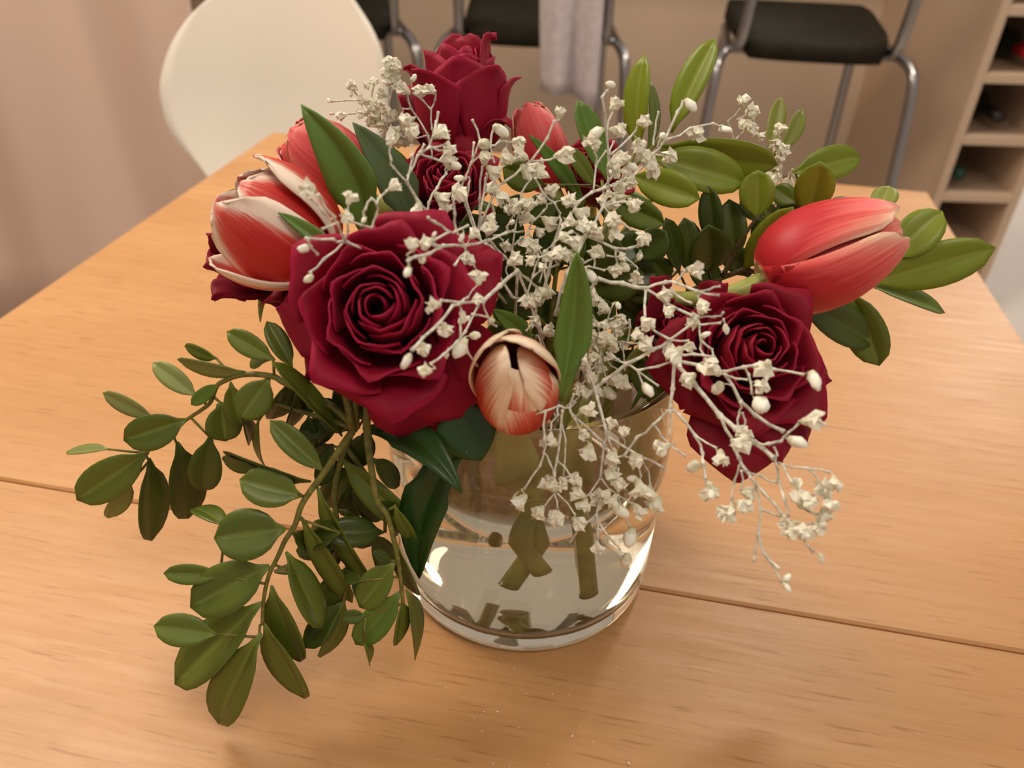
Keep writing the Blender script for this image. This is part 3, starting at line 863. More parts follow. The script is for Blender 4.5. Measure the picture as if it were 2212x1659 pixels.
# ---- tulips
T1, A1 = tulip('striped red and white tulip leaning out on the left', 702, 566, -.030, 492, 408, -.036, 232, M_TUL1, rollA=-.60, tipr=.50, lens={5: .80, 0: 1.03},
               flare={0: .10, 1: .22, 2: .10, 3: .0, 4: .05, 5: .75}, foot=(.008, -.020, .032, -.058, -.012))
T2, A2 = tulip('pink tulip lying behind the tall pointed leaf', 772, 405, .035, 622, 288, .035, 168, M_TUL2, rollA=.2, tipr=.45,
               foot=(-.03, .045, .07, -.02, .04))
T3, A3 = tulip('rosy pink tulip with cream petal edges lying out to the right', 1646, 605, -.02, 1938, 490, -.012, 228, M_TUL3, rollA=1.0, tipr=.42, blunt=.5,
               foot=(-.006, -.018, .018, .052, .008), lens={0: 1.0, 1: .96, 2: 1.02})
T4, A4 = tulip('closed cream and red tulip above the vase rim facing the viewer', 1122, 878, -.066, 1106, 772, -.108, 172, M_TUL4, rollA=.55, tipr=.07, blunt=.55, lens={0: .70, 1: 1.04, 2: 1.0, 3: .90, 4: 1.0, 5: .88}, flare={4: .50, 1: .22, 3: .06},
               foot=(.030, -.030, .018, .015, -.045), belly=1.02)
T5, A5 = tulip('small pinkish red tulip tip rising behind the baby\'s breath', 1195, 410, .045, 1136, 226, .06, 118, M_TUL2, rollA=.1, tipr=.40,
               foot=(.0, .06, .07, .005, .05))

def tl(t, bx, by, bY, tx, ty, tY, w, mat=M_TUL, **k):
    leaf(t, P(bx, by, bY), P(tx, ty, tY), w, 'tulip', mat=mat, name='leaf', th=.0008, **k)
tl(T4, 1208, 868, -.080, 1246, 543, -.070, 74, M_TUL, roll=.25, fold=.55, curl=-.07, side=.05)
tl(T1, 800, 520, -.020, 650, 226, -.015, 100, M_TUL, roll=-.35, fold=.40, curl=.05, side=.10)
tl(T1, 900, 515, -.010, 762, 264, -.005, 82, simple('grey_green_leaf', (.085, .125, .045), .5, .4, var=.2), roll=.3, fold=.25, curl=.05, side=.06)
tl(T2, 772, 372, .045, 692, 277, .045, 28, M_FRESH, roll=.5)
tl(T2, 890, 400, .06, 806, 300, .06, 48, M_FRESH, roll=.2)
tl(T1, 735, 560, -.050, 601, 459, -.055, 36, M_TUL, roll=.6, fold=.3)
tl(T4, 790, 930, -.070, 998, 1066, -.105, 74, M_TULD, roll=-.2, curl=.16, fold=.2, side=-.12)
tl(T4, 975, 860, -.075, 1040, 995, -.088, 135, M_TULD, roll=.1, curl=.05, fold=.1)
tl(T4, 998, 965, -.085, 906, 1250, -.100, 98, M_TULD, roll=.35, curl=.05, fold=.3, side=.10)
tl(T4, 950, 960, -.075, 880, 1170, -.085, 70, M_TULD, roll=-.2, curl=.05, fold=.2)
tl(T4, 1150, 740, -.055, 1064, 668, -.065, 44, M_TUL, roll=.3, fold=.4)
tl(T4, 1125, 1085, -.052, 1095, 880, -.062, 95, M_SHEATH, roll=.2)
tl(T4, 1230, 1085, -.045, 1262, 880, -.060, 90, M_SHEATH, roll=-.3)
tl(T3, 1350, 1085, -.030, 1395, 860, -.035, 85, M_SHEATH, roll=.2)
tl(T5, 1262, 440, .03, 1142, 290, .02, 30, M_TUL, roll=.5)
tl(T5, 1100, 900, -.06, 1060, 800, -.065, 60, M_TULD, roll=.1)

# ---- leafy sprigs
BR1 = lambda x, y: -.078 - .104 * (y - 935) / 1000 + .00 * (x - 650) / 1000
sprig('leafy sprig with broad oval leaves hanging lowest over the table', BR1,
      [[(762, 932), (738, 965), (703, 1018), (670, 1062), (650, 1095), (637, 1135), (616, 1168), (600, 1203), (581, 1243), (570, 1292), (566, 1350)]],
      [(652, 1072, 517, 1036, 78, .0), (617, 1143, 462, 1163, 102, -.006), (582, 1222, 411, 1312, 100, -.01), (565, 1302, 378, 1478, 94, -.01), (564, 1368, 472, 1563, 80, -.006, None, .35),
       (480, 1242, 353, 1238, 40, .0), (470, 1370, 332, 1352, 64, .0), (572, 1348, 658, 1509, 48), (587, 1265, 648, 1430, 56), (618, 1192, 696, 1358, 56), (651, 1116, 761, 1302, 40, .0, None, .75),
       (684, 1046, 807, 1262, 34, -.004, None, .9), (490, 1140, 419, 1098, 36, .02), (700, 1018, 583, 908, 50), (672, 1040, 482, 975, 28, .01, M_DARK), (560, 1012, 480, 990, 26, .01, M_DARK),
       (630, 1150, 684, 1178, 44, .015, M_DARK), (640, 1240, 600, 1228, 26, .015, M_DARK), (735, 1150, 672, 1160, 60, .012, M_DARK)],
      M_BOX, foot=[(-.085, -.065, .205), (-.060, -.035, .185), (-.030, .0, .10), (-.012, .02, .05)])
BR2 = lambda x, y: -.075 + .03 * (760 - x) / 600
sprig('leafy sprig reaching far left above the table', BR2,
      [[(770, 925), (720, 880), (680, 858), (640, 838), (609, 824), (592, 814), (550, 808), (515, 811), (486, 822), (468, 835), (455, 868), (436, 885), (404, 906), (345, 950)],
       [(762, 925), (705, 903), (660, 892), (585, 867)]],
      [(320, 977, 166, 1080, 80, -.006), (404, 906, 267, 951, 72, -.006), (333, 902, 222, 848, 32, .006, M_PALE), (236, 970, 143, 977, 18, .006, M_PALE, 1.0), (322, 990, 328, 1168, 58, -.004, M_DARK), (284, 1039, 233, 1119, 36, None, M_PALE),
       (383, 955, 407, 1120, 72, None, M_DARK), (455, 940, 438, 1060, 64, None, M_DARK), (428, 858, 330, 783, 42, .01, M_PALE), (530, 803, 383, 776, 28, .006, M_PALE), (470, 775, 399, 747, 24, .01), (594, 778, 490, 716, 46, .01),
       (632, 795, 576, 694, 42, .01), (582, 816, 520, 903, 70, -.01), (478, 868, 487, 953, 68), (498, 825, 519, 925, 42), (474, 828, 413, 874, 28, None, M_TUL), (470, 872, 460, 947, 28, None, M_TUL), (739, 942, 587, 781, 34, -.01, None, .95),
       (632, 815, 588, 905, 46, .012, M_DARK), (560, 902, 573, 1008, 12, .01, None, 1.1), (667, 897, 667, 973, 38, .005, M_TULD), (575, 780, 545, 770, 45, .01), (700, 860, 705, 870, 24, .01, M_DARK), (640, 850, 618, 930, 30, .012, M_DARK), (522, 905, 540, 955, 26, .012, M_DARK)],
      M_BOX, foot=[(-.080, -.060, .21), (-.058, -.030, .19), (-.040, .0, .12), (-.03, .02, .06)])
BR3 = lambda x, y: -.083 - .085 * (y - 930) / 1000
sprig('thin leafy sprig hanging against the side of the vase', BR3,
      [[(792, 928), (800, 1000), (815, 1080), (836, 1112), (852, 1172), (862, 1222), (868, 1280), (871, 1305)]],
      [(853, 1215, 777, 1312, 66), (867, 1276, 768, 1392, 62, -.006, M_TUL), (860, 1180, 902, 1285, 28), (877, 1275, 898, 1420, 28), (868, 1296, 857, 1393, 28), (790, 1330, 739, 1333, 28, None, M_DARK),
       (785, 1390, 798, 1433, 16), (852, 1090, 897, 1172, 28, .004, M_BOX, .6), (783, 1255, 745, 1245, 28, None, M_DARK), (845, 1212, 806, 1192, 22, None, M_DARK), (805, 990, 862, 1050, 40, .01, M_DARK), (815, 1080, 862, 1150, 36, .01, M_DARK)],
      M_BOX, foot=[(-.070, -.068, .20), (-.050, -.040, .185), (-.02, .01, .11), (-.0, .03, .06)])
BR4 = lambda x, y: -.066 - .09 * (y - 930) / 1000
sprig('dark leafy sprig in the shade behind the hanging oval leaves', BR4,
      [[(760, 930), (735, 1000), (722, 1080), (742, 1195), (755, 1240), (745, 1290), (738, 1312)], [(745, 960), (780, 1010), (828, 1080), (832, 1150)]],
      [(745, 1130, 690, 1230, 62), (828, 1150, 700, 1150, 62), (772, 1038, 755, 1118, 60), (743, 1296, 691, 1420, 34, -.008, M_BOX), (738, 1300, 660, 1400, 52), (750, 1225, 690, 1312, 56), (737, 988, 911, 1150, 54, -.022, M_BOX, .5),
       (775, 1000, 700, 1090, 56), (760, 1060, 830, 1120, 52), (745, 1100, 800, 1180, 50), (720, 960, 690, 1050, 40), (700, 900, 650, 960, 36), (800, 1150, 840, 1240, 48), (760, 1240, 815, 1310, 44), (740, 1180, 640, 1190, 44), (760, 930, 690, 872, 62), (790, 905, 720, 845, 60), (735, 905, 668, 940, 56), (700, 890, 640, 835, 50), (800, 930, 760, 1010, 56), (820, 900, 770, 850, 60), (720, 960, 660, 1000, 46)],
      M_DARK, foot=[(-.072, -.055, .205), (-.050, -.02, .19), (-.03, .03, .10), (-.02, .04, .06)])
RB1 = lambda x, y: .012 + .07 * (430 - y) / 400
sprig('sprig of bright oval leaves standing up behind the baby\'s breath', RB1,
      [[(1300, 560), (1312, 470), (1345, 400), (1382, 345), (1415, 312), (1450, 280)], [(1345, 400), (1370, 330)], [(1312, 470), (1300, 390)]],
      [(1380, 330, 1392, 118, 50, .015), (1450, 287, 1545, 82, 58, .015), (1310, 388, 1247, 216, 48, .01, M_TUL), (1284, 402, 1227, 320, 32, -.005, M_BOX), (1418, 316, 1680, 356, 80, .01), (1408, 338, 1612, 396, 84, -.004), (1362, 378, 1512, 430, 70, -.012, M_FRESH),
       (1318, 434, 1436, 484, 58, -.015, M_BOX), (1398, 330, 1402, 170, 22, .02, M_BOX), (1174, 400, 1086, 362, 60, -.01, M_BOX)],
      M_FRESH, foot=[(.035, .02, .22), (.030, .03, .18), (.03, .045, .10), (.02, .05, .07)])
RB2 = lambda x, y: .012 + .01 * (x - 1500) / 600
sprig('sprig of oval leaves spreading to the right around the rosy tulip', RB2,
      [[(1440, 660), (1500, 625), (1560, 600), (1605, 582), (1660, 540), (1705, 500), (1746, 465)], [(1605, 582), (1700, 600), (1800, 612), (1880, 608), (1922, 562)], [(1800, 612), (1860, 530), (1900, 455)], [(1560, 600), (1600, 520), (1640, 465)]],
      [(1532, 587, 1530, 486, 82, -.012, M_DARK), (1636, 472, 1636, 367, 68, .006, M_FRESH), (1605, 582, 1714, 447, 62, -.01, M_FRESH), (1744, 465, 1772, 349, 76, -.005), (1712, 372, 1859, 338, 66, .01), (1900, 455, 1920, 402, 50, .015, M_YEL),
       (1922, 562, 2036, 456, 80, .01), (1876, 611, 2151, 535, 88, -.005), (1877, 617, 2041, 676, 32, -.006, M_BOX), (1835, 625, 1900, 790, 80, -.014, M_BOX), (1725, 650, 1890, 742, 74, -.006, M_DARK), (1770, 458, 1850, 436, 26, .01, M_DARK),
       (1545, 540, 1530, 402, 48, .006, M_DARK), (1467, 590, 1438, 470, 38, .0, M_DARK), (1720, 440, 1672, 405, 44, .012, M_BOX), (1448, 605, 1405, 560, 52, .0, M_DARK), (1660, 480, 1600, 430, 40, .014, M_BOX), (1500, 600, 1478, 470, 56, .008, M_DARK), (1590, 560, 1575, 430, 60, .012, M_DARK), (1640, 560, 1668, 440, 60, .012, M_BOX), (1560, 620, 1490, 570, 56, .0, M_DARK), (1700, 520, 1712, 420, 56, .014, M_DARK), (1620, 600, 1560, 520, 50, .01, M_DARK)],
      M_FRESH, stem_mat=M_WOODY, foot=[(.058, .015, .20), (.050, .02, .18), (.045, .04, .10), (.04, .045, .06)])
RB3 = lambda x, y: .10
sprig('pair of pale young leaves furthest back behind the right florets', RB3, [[(1672, 420), (1675, 340), (1680, 318)]],
      [(1660, 325, 1687, 210, 34, .02), (1686, 328, 1733, 238, 32, .02)], M_YEL, foot=[(.10, .09, .24), (.04, .06, .18), (.03, .05, .12)])
CTR = lambda x, y: -.008 + .0 * x
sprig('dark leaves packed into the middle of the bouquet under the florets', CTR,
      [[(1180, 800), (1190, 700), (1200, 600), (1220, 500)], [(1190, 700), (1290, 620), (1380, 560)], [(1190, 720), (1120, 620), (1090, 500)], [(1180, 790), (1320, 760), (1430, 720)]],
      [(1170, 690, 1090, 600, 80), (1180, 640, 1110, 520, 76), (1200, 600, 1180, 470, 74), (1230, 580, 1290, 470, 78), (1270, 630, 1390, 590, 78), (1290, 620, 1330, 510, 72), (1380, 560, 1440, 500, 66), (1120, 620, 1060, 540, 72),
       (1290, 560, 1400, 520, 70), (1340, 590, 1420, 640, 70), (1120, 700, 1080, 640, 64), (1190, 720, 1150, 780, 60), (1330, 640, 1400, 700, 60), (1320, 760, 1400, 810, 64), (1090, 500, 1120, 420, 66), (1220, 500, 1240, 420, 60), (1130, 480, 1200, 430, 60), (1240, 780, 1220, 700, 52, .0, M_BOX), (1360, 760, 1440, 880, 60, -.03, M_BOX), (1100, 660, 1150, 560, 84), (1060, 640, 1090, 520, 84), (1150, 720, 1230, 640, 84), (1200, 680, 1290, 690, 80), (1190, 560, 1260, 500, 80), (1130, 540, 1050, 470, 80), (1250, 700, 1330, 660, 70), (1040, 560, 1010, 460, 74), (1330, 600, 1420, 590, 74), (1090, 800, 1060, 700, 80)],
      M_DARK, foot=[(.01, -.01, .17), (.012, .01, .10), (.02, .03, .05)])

# ---- dried baby's breath
gyp('dry baby\'s breath spray with florets and buds hanging over the large open rose', (1118, 585, -.062, .30, -.02),
    [[(1188, 800), (1160, 700), (1118, 585), 1.5], [(1118, 585), (1080, 617), (1043, 650), 1.9], [(1043, 650), (995, 654), (978, 660), (945, 702), (890, 756), 1.2], [(995, 654), (952, 649)], [(994, 652), (997, 672), (995, 725)],
     [(1034, 658), (1005, 717), (985, 741), (958, 766), (930, 786)], [(1043, 652), (1054, 685), (1057, 696), (1072, 705)], [(1003, 728), (1010, 761), (1031, 790)], [(1118, 585), (1139, 602), (1160, 621), 1.2], [(1160, 621), (1158, 672), (1157, 692)],
     [(1157, 692), (1175, 730)], [(1157, 692), (1136, 715)], [(995, 654), (1011, 642)], [(1054, 685), (1020, 679)]],
    [(938, 658, 33), (920, 799, 30), (1031, 650, 26), (961, 710, 34), (914, 752, 34), (999, 690, 28), (1137, 652, 34), (1175, 634, 34), (1157, 690, 30), (1184, 717, 34), (1158, 642, 30), (1111, 562, 38), (1034, 601, 36), (1062, 694, 16)],
    [(878, 780, 40), (993, 752, 52), (965, 768, 20), (1026, 725, 34)], (.0, .01, .05, .0, -.02))
gyp('dry baby\'s breath spray arching left across the top of the open rose', (1057, 519, -.055, .34, .0),
    [[(1118, 585), (1090, 555), (1057, 519), 1.4], [(1057, 519), (1003, 531), (957, 531), (938, 529), 1.3], [(1057, 519), (1102, 500), (1129, 500)], [(953, 534), (927, 548), (898, 555), (882, 563), 1.2], [(882, 563), (880, 580)],
     [(1003, 531), (985, 499), (982, 461), (979, 430)], [(985, 499), (1011, 487)], [(985, 499), (970, 501), (935, 520)], [(1003, 531), (1006, 545), (982, 573)], [(1006, 545), (1024, 575), (1034, 592)], [(970, 501), (940, 480), (925, 470)]],
    [(891, 530, 33), (924, 523, 32), (989, 418, 32), (1009, 556, 34), (1023, 506, 28), (1057, 495, 36), (911, 560, 18)], [(880, 588, 28), (938, 507, 16), (997, 513, 24), (1106, 480, 18)], (-.01, .0, .06, -.01, -.02))
gyp('thin dry spray with two florets over the striped tulip', (950, 600, -.058, .12, .02),
    [[(960, 640), (850, 570), (745, 521), 1.2], [(745, 521), (728, 481), (723, 470), (687, 420), 1.1], [(723, 472), (700, 461), (670, 428)], [(728, 481), (696, 495)], [(745, 521), (720, 517), (660, 515), 1.1], [(664, 517), (686, 550)], [(745, 521), (752, 500), (751, 482)],
     [(752, 478), (780, 486), (803, 492)], [(803, 492), (813, 465), (814, 440), (822, 425), (836, 412)], [(814, 440), (803, 428), (789, 452), (786, 466)], [(745, 521), (700, 560), (668, 590)]],
    [(669, 409, 40), (750, 472, 30), (756, 429, 32), (850, 403, 32)], [(656, 537, 42), (786, 475, 18), (667, 602, 32)], (-.02, .0, .06, -.03, -.01))
gyp('pale faded dry spray against the white chair beside the tallest rose', (900, 250, .022, -.12, .0),
    [[(950, 470), (935, 360), (925, 292), 1.2], [(925, 292), (888, 234), (880, 203), 1.1], [(888, 234), (870, 235)], [(940, 300), (933, 279), (931, 236), (893, 201)], [(931, 236), (940, 215), (940, 196)], [(925, 292), (880, 300), (848, 285), (838, 240), (848, 190), (855, 165), (848, 140)],
     [(880, 300), (830, 270), (800, 240), (779, 214), (761, 190)], [(830, 270), (783, 245), (740, 247)], [(800, 240), (803, 220), (808, 182)], [(779, 216), (715, 219)], [(740, 247), (716, 246)], [(848, 190), (833, 155)], [(940, 300), (939, 270), (947, 241)], [(838, 240), (812, 250)]],
    [(873, 194, 32), (911, 199, 30), (932, 195, 26), (846, 136, 30), (857, 147, 28), (833, 152, 26), (853, 167, 28), (848, 185, 24), (761, 183, 26), (794, 182, 18), (808, 178, 18), (779, 214, 22), (803, 227, 28), (817, 225, 26), (783, 245, 26), (835, 236, 28), (813, 250, 30), (821, 270, 28), (844, 248, 28),
     (803, 263, 26), (877, 259, 34), (888, 277, 36), (738, 248, 22), (848, 290, 40), (868, 300, 34), (842, 172, 30), (826, 205, 24), (838, 310, 32)],
    [(893, 169, 22), (759, 203, 14), (710, 217, 14), (714, 246, 14)], (.0, .05, .07, -.01, .03))
gyp('dry baby\'s breath spray standing in front of the dark red rose', (900, 430, -.052, .15, -.05),
    [[(985, 560), (963, 527), (925, 466), (903, 435), (879, 394), 1.4], [(879, 394), (891, 342), (889, 312)], [(879, 394), (850, 362), (845, 345), (843, 310)], [(880, 382), (903, 335), (926, 319), (938, 286), (942, 262)], [(905, 331), (930, 318), (963, 325)], [(905, 331), (930, 340), (952, 348)],
     [(910, 500), (916, 497), (927, 437), (945, 405), (965, 374), 1.1], [(916, 497), (950, 460)], [(938, 300), (947, 241)], [(926, 319), (964, 312)], [(905, 331), (917, 311)]],
    [(903, 452, 36), (951, 288, 38), (969, 324, 30), (969, 351, 36), (952, 428, 38), (959, 451, 32), (842, 304, 22), (877, 262, 30), (889, 290, 32)], [(983, 358, 34), (889, 338, 16)], (-.01, .02, .08, -.01, .0))
gyp('dense dry baby\'s breath spray fanning up in the middle of the bouquet', (1032, 507, -.030, .0, -.04),
    [[(1105, 640), (1060, 560), (1032, 507), 1.6], [(1032, 507), (1038, 457), (1050, 385), (1052, 375), 1.1], [(1032, 507), (1041, 477), (1075, 401), (1089, 394), (1127, 363), 1.3], [(1138, 355), (1147, 348), (1183, 298), (1198, 260), 1.1], [(1147, 348), (1171, 347), (1200, 340)], [(1041, 477), (1036, 430), (1042, 359)],
     [(1025, 495), (1014, 466), (1001, 425)], [(1030, 500), (997, 403), (1018, 352), (1037, 303)], [(1037, 303), (1020, 258)], [(1018, 352), (1053, 323), (1059, 316), (1080, 305), (1104, 308)], [(1059, 316), (1068, 352)], [(1059, 316), (1067, 271)], [(1021, 340), (1024, 307)], [(1075, 401), (1066, 380)],
     [(1105, 560), (1112, 497), (1125, 450), (1127, 416), (1148, 385)], [(1110, 530), (1140, 505), (1150, 480)], [(1088, 520), (1066, 510), (1112, 497)], [(1014, 466), (1012, 400), (1013, 382)], [(1057, 519), (1095, 500)], [(1068, 500), (1068, 460), (1063, 440)], [(1095, 500), (1104, 475), (1115, 455)],
     [(1140, 500), (1180, 570), (1165, 610)], [(1150, 480), (1175, 455), (1183, 440)]],
    [(1064, 370, 36), (1138, 367, 40), (1164, 374, 36), (1209, 245, 28), (1216, 336, 42), (1047, 345, 32), (990, 415, 34), (1117, 307, 32), (1126, 336, 34), (1093, 336, 34), (1081, 423, 36), (1059, 410, 30), (1115, 444, 34), (1140, 444, 34), (1140, 470, 36), (1185, 480, 38), (1171, 432, 26), (1193, 413, 30), (1229, 432, 32),
     (1147, 531, 36), (1064, 545, 30), (1116, 445, 30), (1092, 530, 26), (1046, 530, 26), (1075, 560, 26), (1152, 538, 34), (1062, 470, 26), (1098, 455, 24), (1165, 500, 24), (1128, 520, 24)],
    [(1082, 282, 42), (1046, 310, 40), (992, 385, 26), (1171, 347, 14)], (.01, .0, .05, .0, .0))
gyp('dry baby\'s breath spray reaching up right among the bright leaves', (1195, 528, -.040, .14, -.02),
    [[(1165, 660), (1185, 590), (1195, 528), 1.6], [(1195, 528), (1212, 476), (1210, 461), (1199, 440), (1172, 416), (1156, 385)], [(1195, 528), (1228, 472), (1250, 436), (1279, 415), (1310, 405), 1.4], [(1310, 405), (1366, 382), (1406, 337), (1437, 301), (1464, 241), (1476, 218), 1.4], [(1437, 303), (1493, 276), (1540, 267), (1560, 272), 1.2],
     [(1411, 314), (1415, 285), (1423, 240)], [(1310, 405), (1314, 393), (1315, 339), (1310, 285), (1301, 209), (1312, 196), 1.1], [(1315, 337), (1361, 297), (1375, 281)], [(1310, 285), (1323, 241)], [(1282, 414), (1288, 357), (1285, 328)], [(1288, 357), (1310, 325)], [(1315, 335), (1326, 305)],
     [(1366, 382), (1345, 395), (1325, 420)], [(1290, 412), (1330, 400), (1364, 360)], [(1300, 408), (1320, 385), (1344, 352)], [(1406, 337), (1425, 335), (1440, 337)], [(1420, 318), (1428, 300)]],
    [(1509, 286, 36), (1388, 263, 32), (1380, 310, 32), (1393, 333, 34), (1446, 335, 34), (1408, 353, 32), (1413, 366, 34), (1359, 393, 32), (1339, 400, 30), (1328, 227, 32), (1334, 281, 36), (1276, 305, 32), (1286, 317, 28), (1344, 344, 34), (1324, 355, 32), (1335, 425, 32), (1367, 441, 34), (1324, 437, 28), (1230, 432, 30), (1253, 461, 36),
     (1352, 372, 26), (1330, 372, 26), (1316, 420, 22), (1300, 430, 22)],
    [(1319, 183, 34), (1491, 227, 40), (1567, 281, 38), (1288, 286, 40), (1431, 294, 26), (1364, 360, 34)], (.02, .02, .06, .01, .02))
gyp('dry baby\'s breath spray right of the upright folded tulip leaf', (1266, 508, -.050, .06, -.06),
    [[(1200, 680), (1225, 590), (1266, 508), 1.6], [(1266, 508), (1304, 445), (1315, 412), 1.3], [(1304, 445), (1322, 468)], [(1320, 470), (1338, 479), (1380, 501)], [(1304, 445), (1329, 438), (1352, 436)], [(1266, 508), (1329, 537), (1378, 532), 1.4], [(1329, 537), (1335, 573)], [(1332, 540), (1355, 560), (1373, 575)],
     [(1250, 555), (1262, 568), (1284, 557)], [(1266, 575), (1270, 618)], [(1284, 557), (1283, 580)], [(1270, 575), (1307, 584)], [(1310, 552), (1340, 555)], [(1200, 560), (1165, 555), (1152, 593), (1138, 637)], [(1150, 600), (1174, 580), (1206, 571)], [(1383, 540), (1382, 558)], [(1174, 580), (1190, 640)], [(1206, 571), (1180, 540)]],
    [(1320, 476, 36), (1329, 501, 36), (1387, 520, 36), (1367, 441, 30), (1326, 584, 34), (1373, 597, 36), (1293, 546, 36), (1342, 556, 20), (1293, 506, 30), (1233, 479, 32), (1261, 490, 34), (1280, 490, 30), (1241, 526, 34), (1205, 550, 34), (1181, 550, 28), (1224, 548, 32), (1277, 642, 34), (1257, 586, 24), (1148, 560, 26), (1215, 512, 26),
     (1286, 645, 24), (1235, 555, 24), (1170, 575, 22)],
    [(1233, 501, 16), (1349, 577, 36), (1382, 553, 22), (1278, 598, 46)], (.02, .01, .06, .015, .0))
gyp('largest dry baby\'s breath spray falling across the right hand rose', (1292, 602, -.060, -.065, -.105),
    [[(1230, 700), (1255, 640), (1292, 602), 1.6], [(1292, 602), (1345, 612), (1395, 623), 1.9], [(1395, 623), (1439, 609), (1462, 612), (1507, 630), 1.4], [(1462, 608), (1480, 585)], [(1507, 630), (1530, 626), (1556, 618)], [(1507, 630), (1554, 638)], [(1507, 630), (1511, 652)], [(1450, 622), (1465, 640), (1495, 655)],
     [(1395, 623), (1440, 655), (1498, 683), 1.4], [(1498, 688), (1545, 684), (1563, 675)], [(1510, 702), (1558, 697)], [(1510, 705), (1514, 734), (1520, 770)], [(1515, 736), (1538, 755), (1541, 770)], [(1395, 623), (1393, 690), 1.3], [(1395, 700), (1447, 734), 1.3], [(1447, 734), (1498, 697), 1.2], [(1447, 734), (1489, 736)],
     [(1265, 860), (1305, 822), (1354, 786), (1411, 755), (1446, 737), 1.7], [(1354, 786), (1377, 800), (1422, 791), (1457, 778), 1.2], [(1354, 786), (1335, 777), (1310, 762)], [(1377, 800), (1388, 828), (1392, 838)], [(1380, 803), (1423, 834)], [(1446, 737), (1440, 765), (1457, 782), 1.7],
     [(1457, 782), (1453, 840), (1448, 883), 1.7], [(1448, 883), (1412, 917), (1375, 945), (1348, 985), 1.2], [(1448, 883), (1466, 895), (1503, 942), (1518, 979), (1520, 1002), (1524, 1035), 1.4], [(1503, 942), (1548, 968)], [(1448, 885), (1445, 945)], [(1412, 917), (1430, 945), (1482, 986)],
     [(1457, 782), (1498, 827), (1556, 898), (1590, 926), (1630, 955), (1673, 990), 2.2], [(1457, 778), (1540, 797), (1564, 804), 1.8], [(1460, 764), (1500, 765), (1545, 772), 1.2], [(1564, 804), (1607, 793), (1636, 790), 1.3], [(1636, 790), (1670, 797), (1738, 809), 1.1], [(1610, 795), (1618, 809), (1625, 852), 1.1],
     [(1564, 808), (1590, 818), (1615, 820)], [(1564, 804), (1600, 867), (1632, 897), (1693, 932), 1.6], [(1600, 868), (1597, 890), (1595, 925)], [(1604, 890), (1610, 925)], [(1688, 953), (1702, 935), (1726, 915)], [(1630, 955), (1662, 959), (1688, 953), 1.3], [(1672, 965), (1680, 985)],
     [(1556, 899), (1585, 953), (1597, 990), (1612, 1017), 1.6], [(1612, 1017), (1650, 1065), (1690, 1111), 1.3], [(1612, 1017), (1643, 1028), (1680, 1043)], [(1690, 1111), (1731, 1157), (1757, 1194)], [(1597, 990), (1597, 1007), (1586, 1038), (1581, 1080)], [(1602, 1015), (1600, 1060)],
     [(1620, 1030), (1633, 1059), (1643, 1100), (1638, 1152), (1649, 1194), (1685, 1230), 1.1], [(1649, 1194), (1690, 1258)], [(1638, 1152), (1628, 1214)], [(1643, 1100), (1687, 1116)], [(1673, 990), (1682, 1038), (1695, 1080), (1703, 1116), 1.2], [(1680, 1000), (1747, 1012), (1794, 1020)], [(1690, 1003), (1711, 1043)],
     [(1747, 1012), (1775, 1050)], [(1715, 1128), (1757, 1131)], [(1731, 1095), (1762, 1111), (1781, 1105)]],
    [(1500, 582, 38), (1516, 668, 34), (1433, 638, 36), (1448, 670, 28), (1502, 695, 32), (1395, 697, 34), (1460, 764, 42), (1445, 760, 30), (1397, 746, 38), (1489, 748, 28), (1540, 797, 44), (1532, 785, 30), (1487, 817, 38), (1654, 793, 44), (1642, 833, 36), (1753, 908, 46), (1608, 937, 36), (1597, 928, 30), (1601, 962, 42), (1590, 965, 30),
     (1706, 1135, 44), (1735, 1155, 40), (1715, 1150, 34), (1576, 1105, 42), (1562, 1105, 30), (1615, 1066, 34), (1605, 1090, 36), (1801, 1043, 34), (1778, 1056, 40), (1731, 1080, 44), (1745, 1085, 34), (1721, 1040, 24), (1752, 1082, 28), (1794, 1095, 38), (1781, 1111, 34), (1775, 1139, 36), (1557, 988, 38), (1534, 1059, 44), (1431, 966, 36), (1377, 721, 30)],
    [(1568, 711, 26), (1524, 723, 26), (1513, 795, 32), (1551, 838, 46), (1399, 842, 40), (1760, 822, 54), (1643, 874, 58), (1722, 955, 48), (1774, 1207, 26), (1700, 1249, 24), (1700, 1269, 26), (1498, 1007, 44), (1466, 790, 20), (1537, 1068, 34)], (.03, .01, .05, .03, -.03))
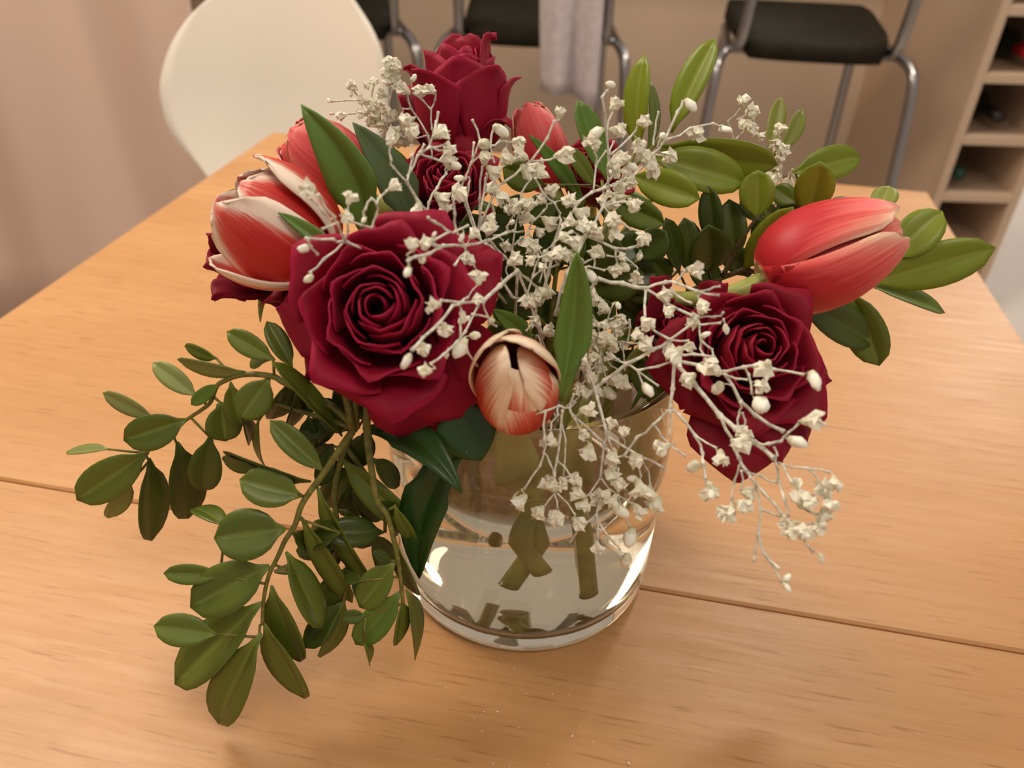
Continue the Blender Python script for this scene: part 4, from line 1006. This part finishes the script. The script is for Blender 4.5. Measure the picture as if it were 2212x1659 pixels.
gyp('dry baby\'s breath spray hanging down in front of the glass vase', (1285, 840, -.092, .0, -.075),
    [[(1262, 775), (1285, 840), (1312, 942), 1.7], [(1240, 850), (1230, 881), (1208, 876), (1178, 888), (1143, 899), 1.2], [(1230, 881), (1244, 868)], [(1178, 888), (1176, 946), (1175, 978), (1167, 1005), (1132, 1057), 1.2], [(1175, 978), (1187, 998), (1198, 1030), 1.1], [(1205, 880), (1205, 895), (1188, 931)], [(1215, 885), (1210, 940), (1203, 994), (1198, 1030), 1.2],
     [(1203, 994), (1232, 1026), (1243, 1035)], [(1198, 1065), (1176, 1093)], [(1198, 1068), (1205, 1100)], [(1205, 1066), (1243, 1112)], [(1230, 881), (1237, 897), (1298, 951), (1305, 956), 1.6], [(1240, 900), (1262, 953)], [(1312, 942), (1305, 956), (1297, 1032), 1.4], [(1297, 1032), (1272, 1069)], [(1297, 1032), (1336, 1071), (1368, 1089)],
     [(1312, 942), (1382, 985), (1434, 1010), 1.3], [(1385, 988), (1400, 1017), (1414, 1069)], [(1305, 956), (1330, 1000), (1333, 1085)], [(1450 - 102, 985), (1375, 992), (1385, 1030)], [(1296, 1080), (1288, 1112), (1303, 1145), (1341, 1188), 1.1], [(1287, 1112), (1268, 1129), (1230, 1172)], [(1288, 1112), (1291, 1165)], [(1335, 1010), (1341, 1105)],
     [(1333, 1085), (1362, 1142)], [(1312, 942), (1325, 975)], [(1210, 895), (1222, 950), (1217, 1030)], [(1320, 985), (1348, 985)]],
    [(1125, 1082, 38), (1187, 1046, 40), (1190, 953, 38), (1243, 1035, 32), (1249, 1066, 34), (1261, 1089, 32), (1217, 1041, 32), (1165, 1105, 34), (1201, 1115, 38), (1248, 1127, 34), (1271, 974, 40), (1296, 1076, 44), (1379, 1102, 36), (1418, 1087, 36), (1382, 1053, 40), (1402, 1064, 30), (1325, 1030, 38), (1323, 985, 38), (1375, 992, 34), (1323, 1080, 34), (1290, 1180, 28),
     (1269, 886, 38), (1348, 935, 26), (1321, 917, 28), (1264, 940, 26), (1310, 1068, 30), (1197, 1052, 28), (1333, 1045, 30)],
    [(1366, 1034, 28), (1341, 1105, 46), (1353, 1210, 46), (1360, 1161, 46)], (.02, -.01, .05, .02, -.05), thick=.95)
gyp('tangled small dry florets between the vase rim and the folded tulip leaf', (1300, 735, -.055, .0, -.05),
    [[(1285, 850), (1295, 780), (1300, 735), (1290, 700), (1270, 660), (1245, 640), 1.3], [(1300, 735), (1310, 700), (1325, 655)], [(1300, 735), (1345, 705), (1358, 697)], [(1300, 735), (1345, 738), (1380, 742), 1.1], [(1298, 760), (1320, 790), (1340, 803)], [(1297, 765), (1312, 830), (1317, 850)], [(1295, 780), (1275, 800), (1258, 830)], [(1290, 700), (1262, 705), (1248, 715)],
     [(1354, 786), (1330, 778)], [(1265, 850), (1240, 866), (1215, 885)], [(1280, 680), (1270, 705), (1262, 730)], [(1345, 738), (1348, 770), (1350, 800)], [(1300, 735), (1280, 745), (1258, 740)], [(1300, 745), (1330, 720), (1360, 705)], [(1356, 740), (1360, 690), (1362, 710)], [(1290, 700), (1318, 690), (1340, 680)]],
    [(1307, 668, 32), (1343, 687, 28), (1323, 703, 32), (1272, 719, 34), (1305, 728, 32), (1292, 741, 32), (1323, 735, 30), (1258, 766, 34), (1334, 712, 28), (1328, 824, 34), (1348, 824, 32), (1252, 663, 28), (1267, 791, 30), (1296, 797, 30), (1276, 819, 30), (1249, 835, 28), (1274, 641, 34), (1250, 720, 24), (1320, 770, 24), (1285, 770, 26),
     (1262, 845, 26), (1300, 850, 26), (1240, 640, 22), (1280, 700, 24), (1350, 745, 22), (1305, 700, 24), (1325, 750, 24), (1265, 740, 24)],
    [(1317, 850, 42), (1335, 660, 24)], (.015, .0, .06, .015, -.03), thick=.9)
gyp('blurred dry baby\'s breath tips behind the leaves on the right', (1690, 400, .075, .0, .0),
    [[(1600, 580), (1640, 480), (1688, 420), (1688, 390), (1685, 340), (1678, 312), 1.3], [(1688, 405), (1702, 385), (1713, 365)], [(1695, 415), (1720, 405), (1738, 396)], [(1688, 390), (1670, 375), (1665, 360)], [(1690, 340), (1705, 325)], [(1600, 440), (1590, 330), (1573, 262), (1600, 235), (1605, 225)], [(1590, 260), (1620, 242)], [(1590, 300), (1612, 280)], [(1690, 425), (1682, 436)]],
    [(1605, 222, 30), (1621, 240, 30), (1603, 265, 26), (1615, 274, 28), (1624, 281, 26), (1641, 294, 22), (1677, 310, 30), (1690, 323, 30), (1688, 339, 28), (1684, 280, 24), (1719, 381, 28), (1668, 382, 32), (1672, 393, 28), (1681, 435, 30), (1697, 435, 28), (1680, 355, 26), (1700, 395, 26)],
    [(1738, 396, 16), (1674, 287, 16)], (.05, .05, .08, .045, .04))
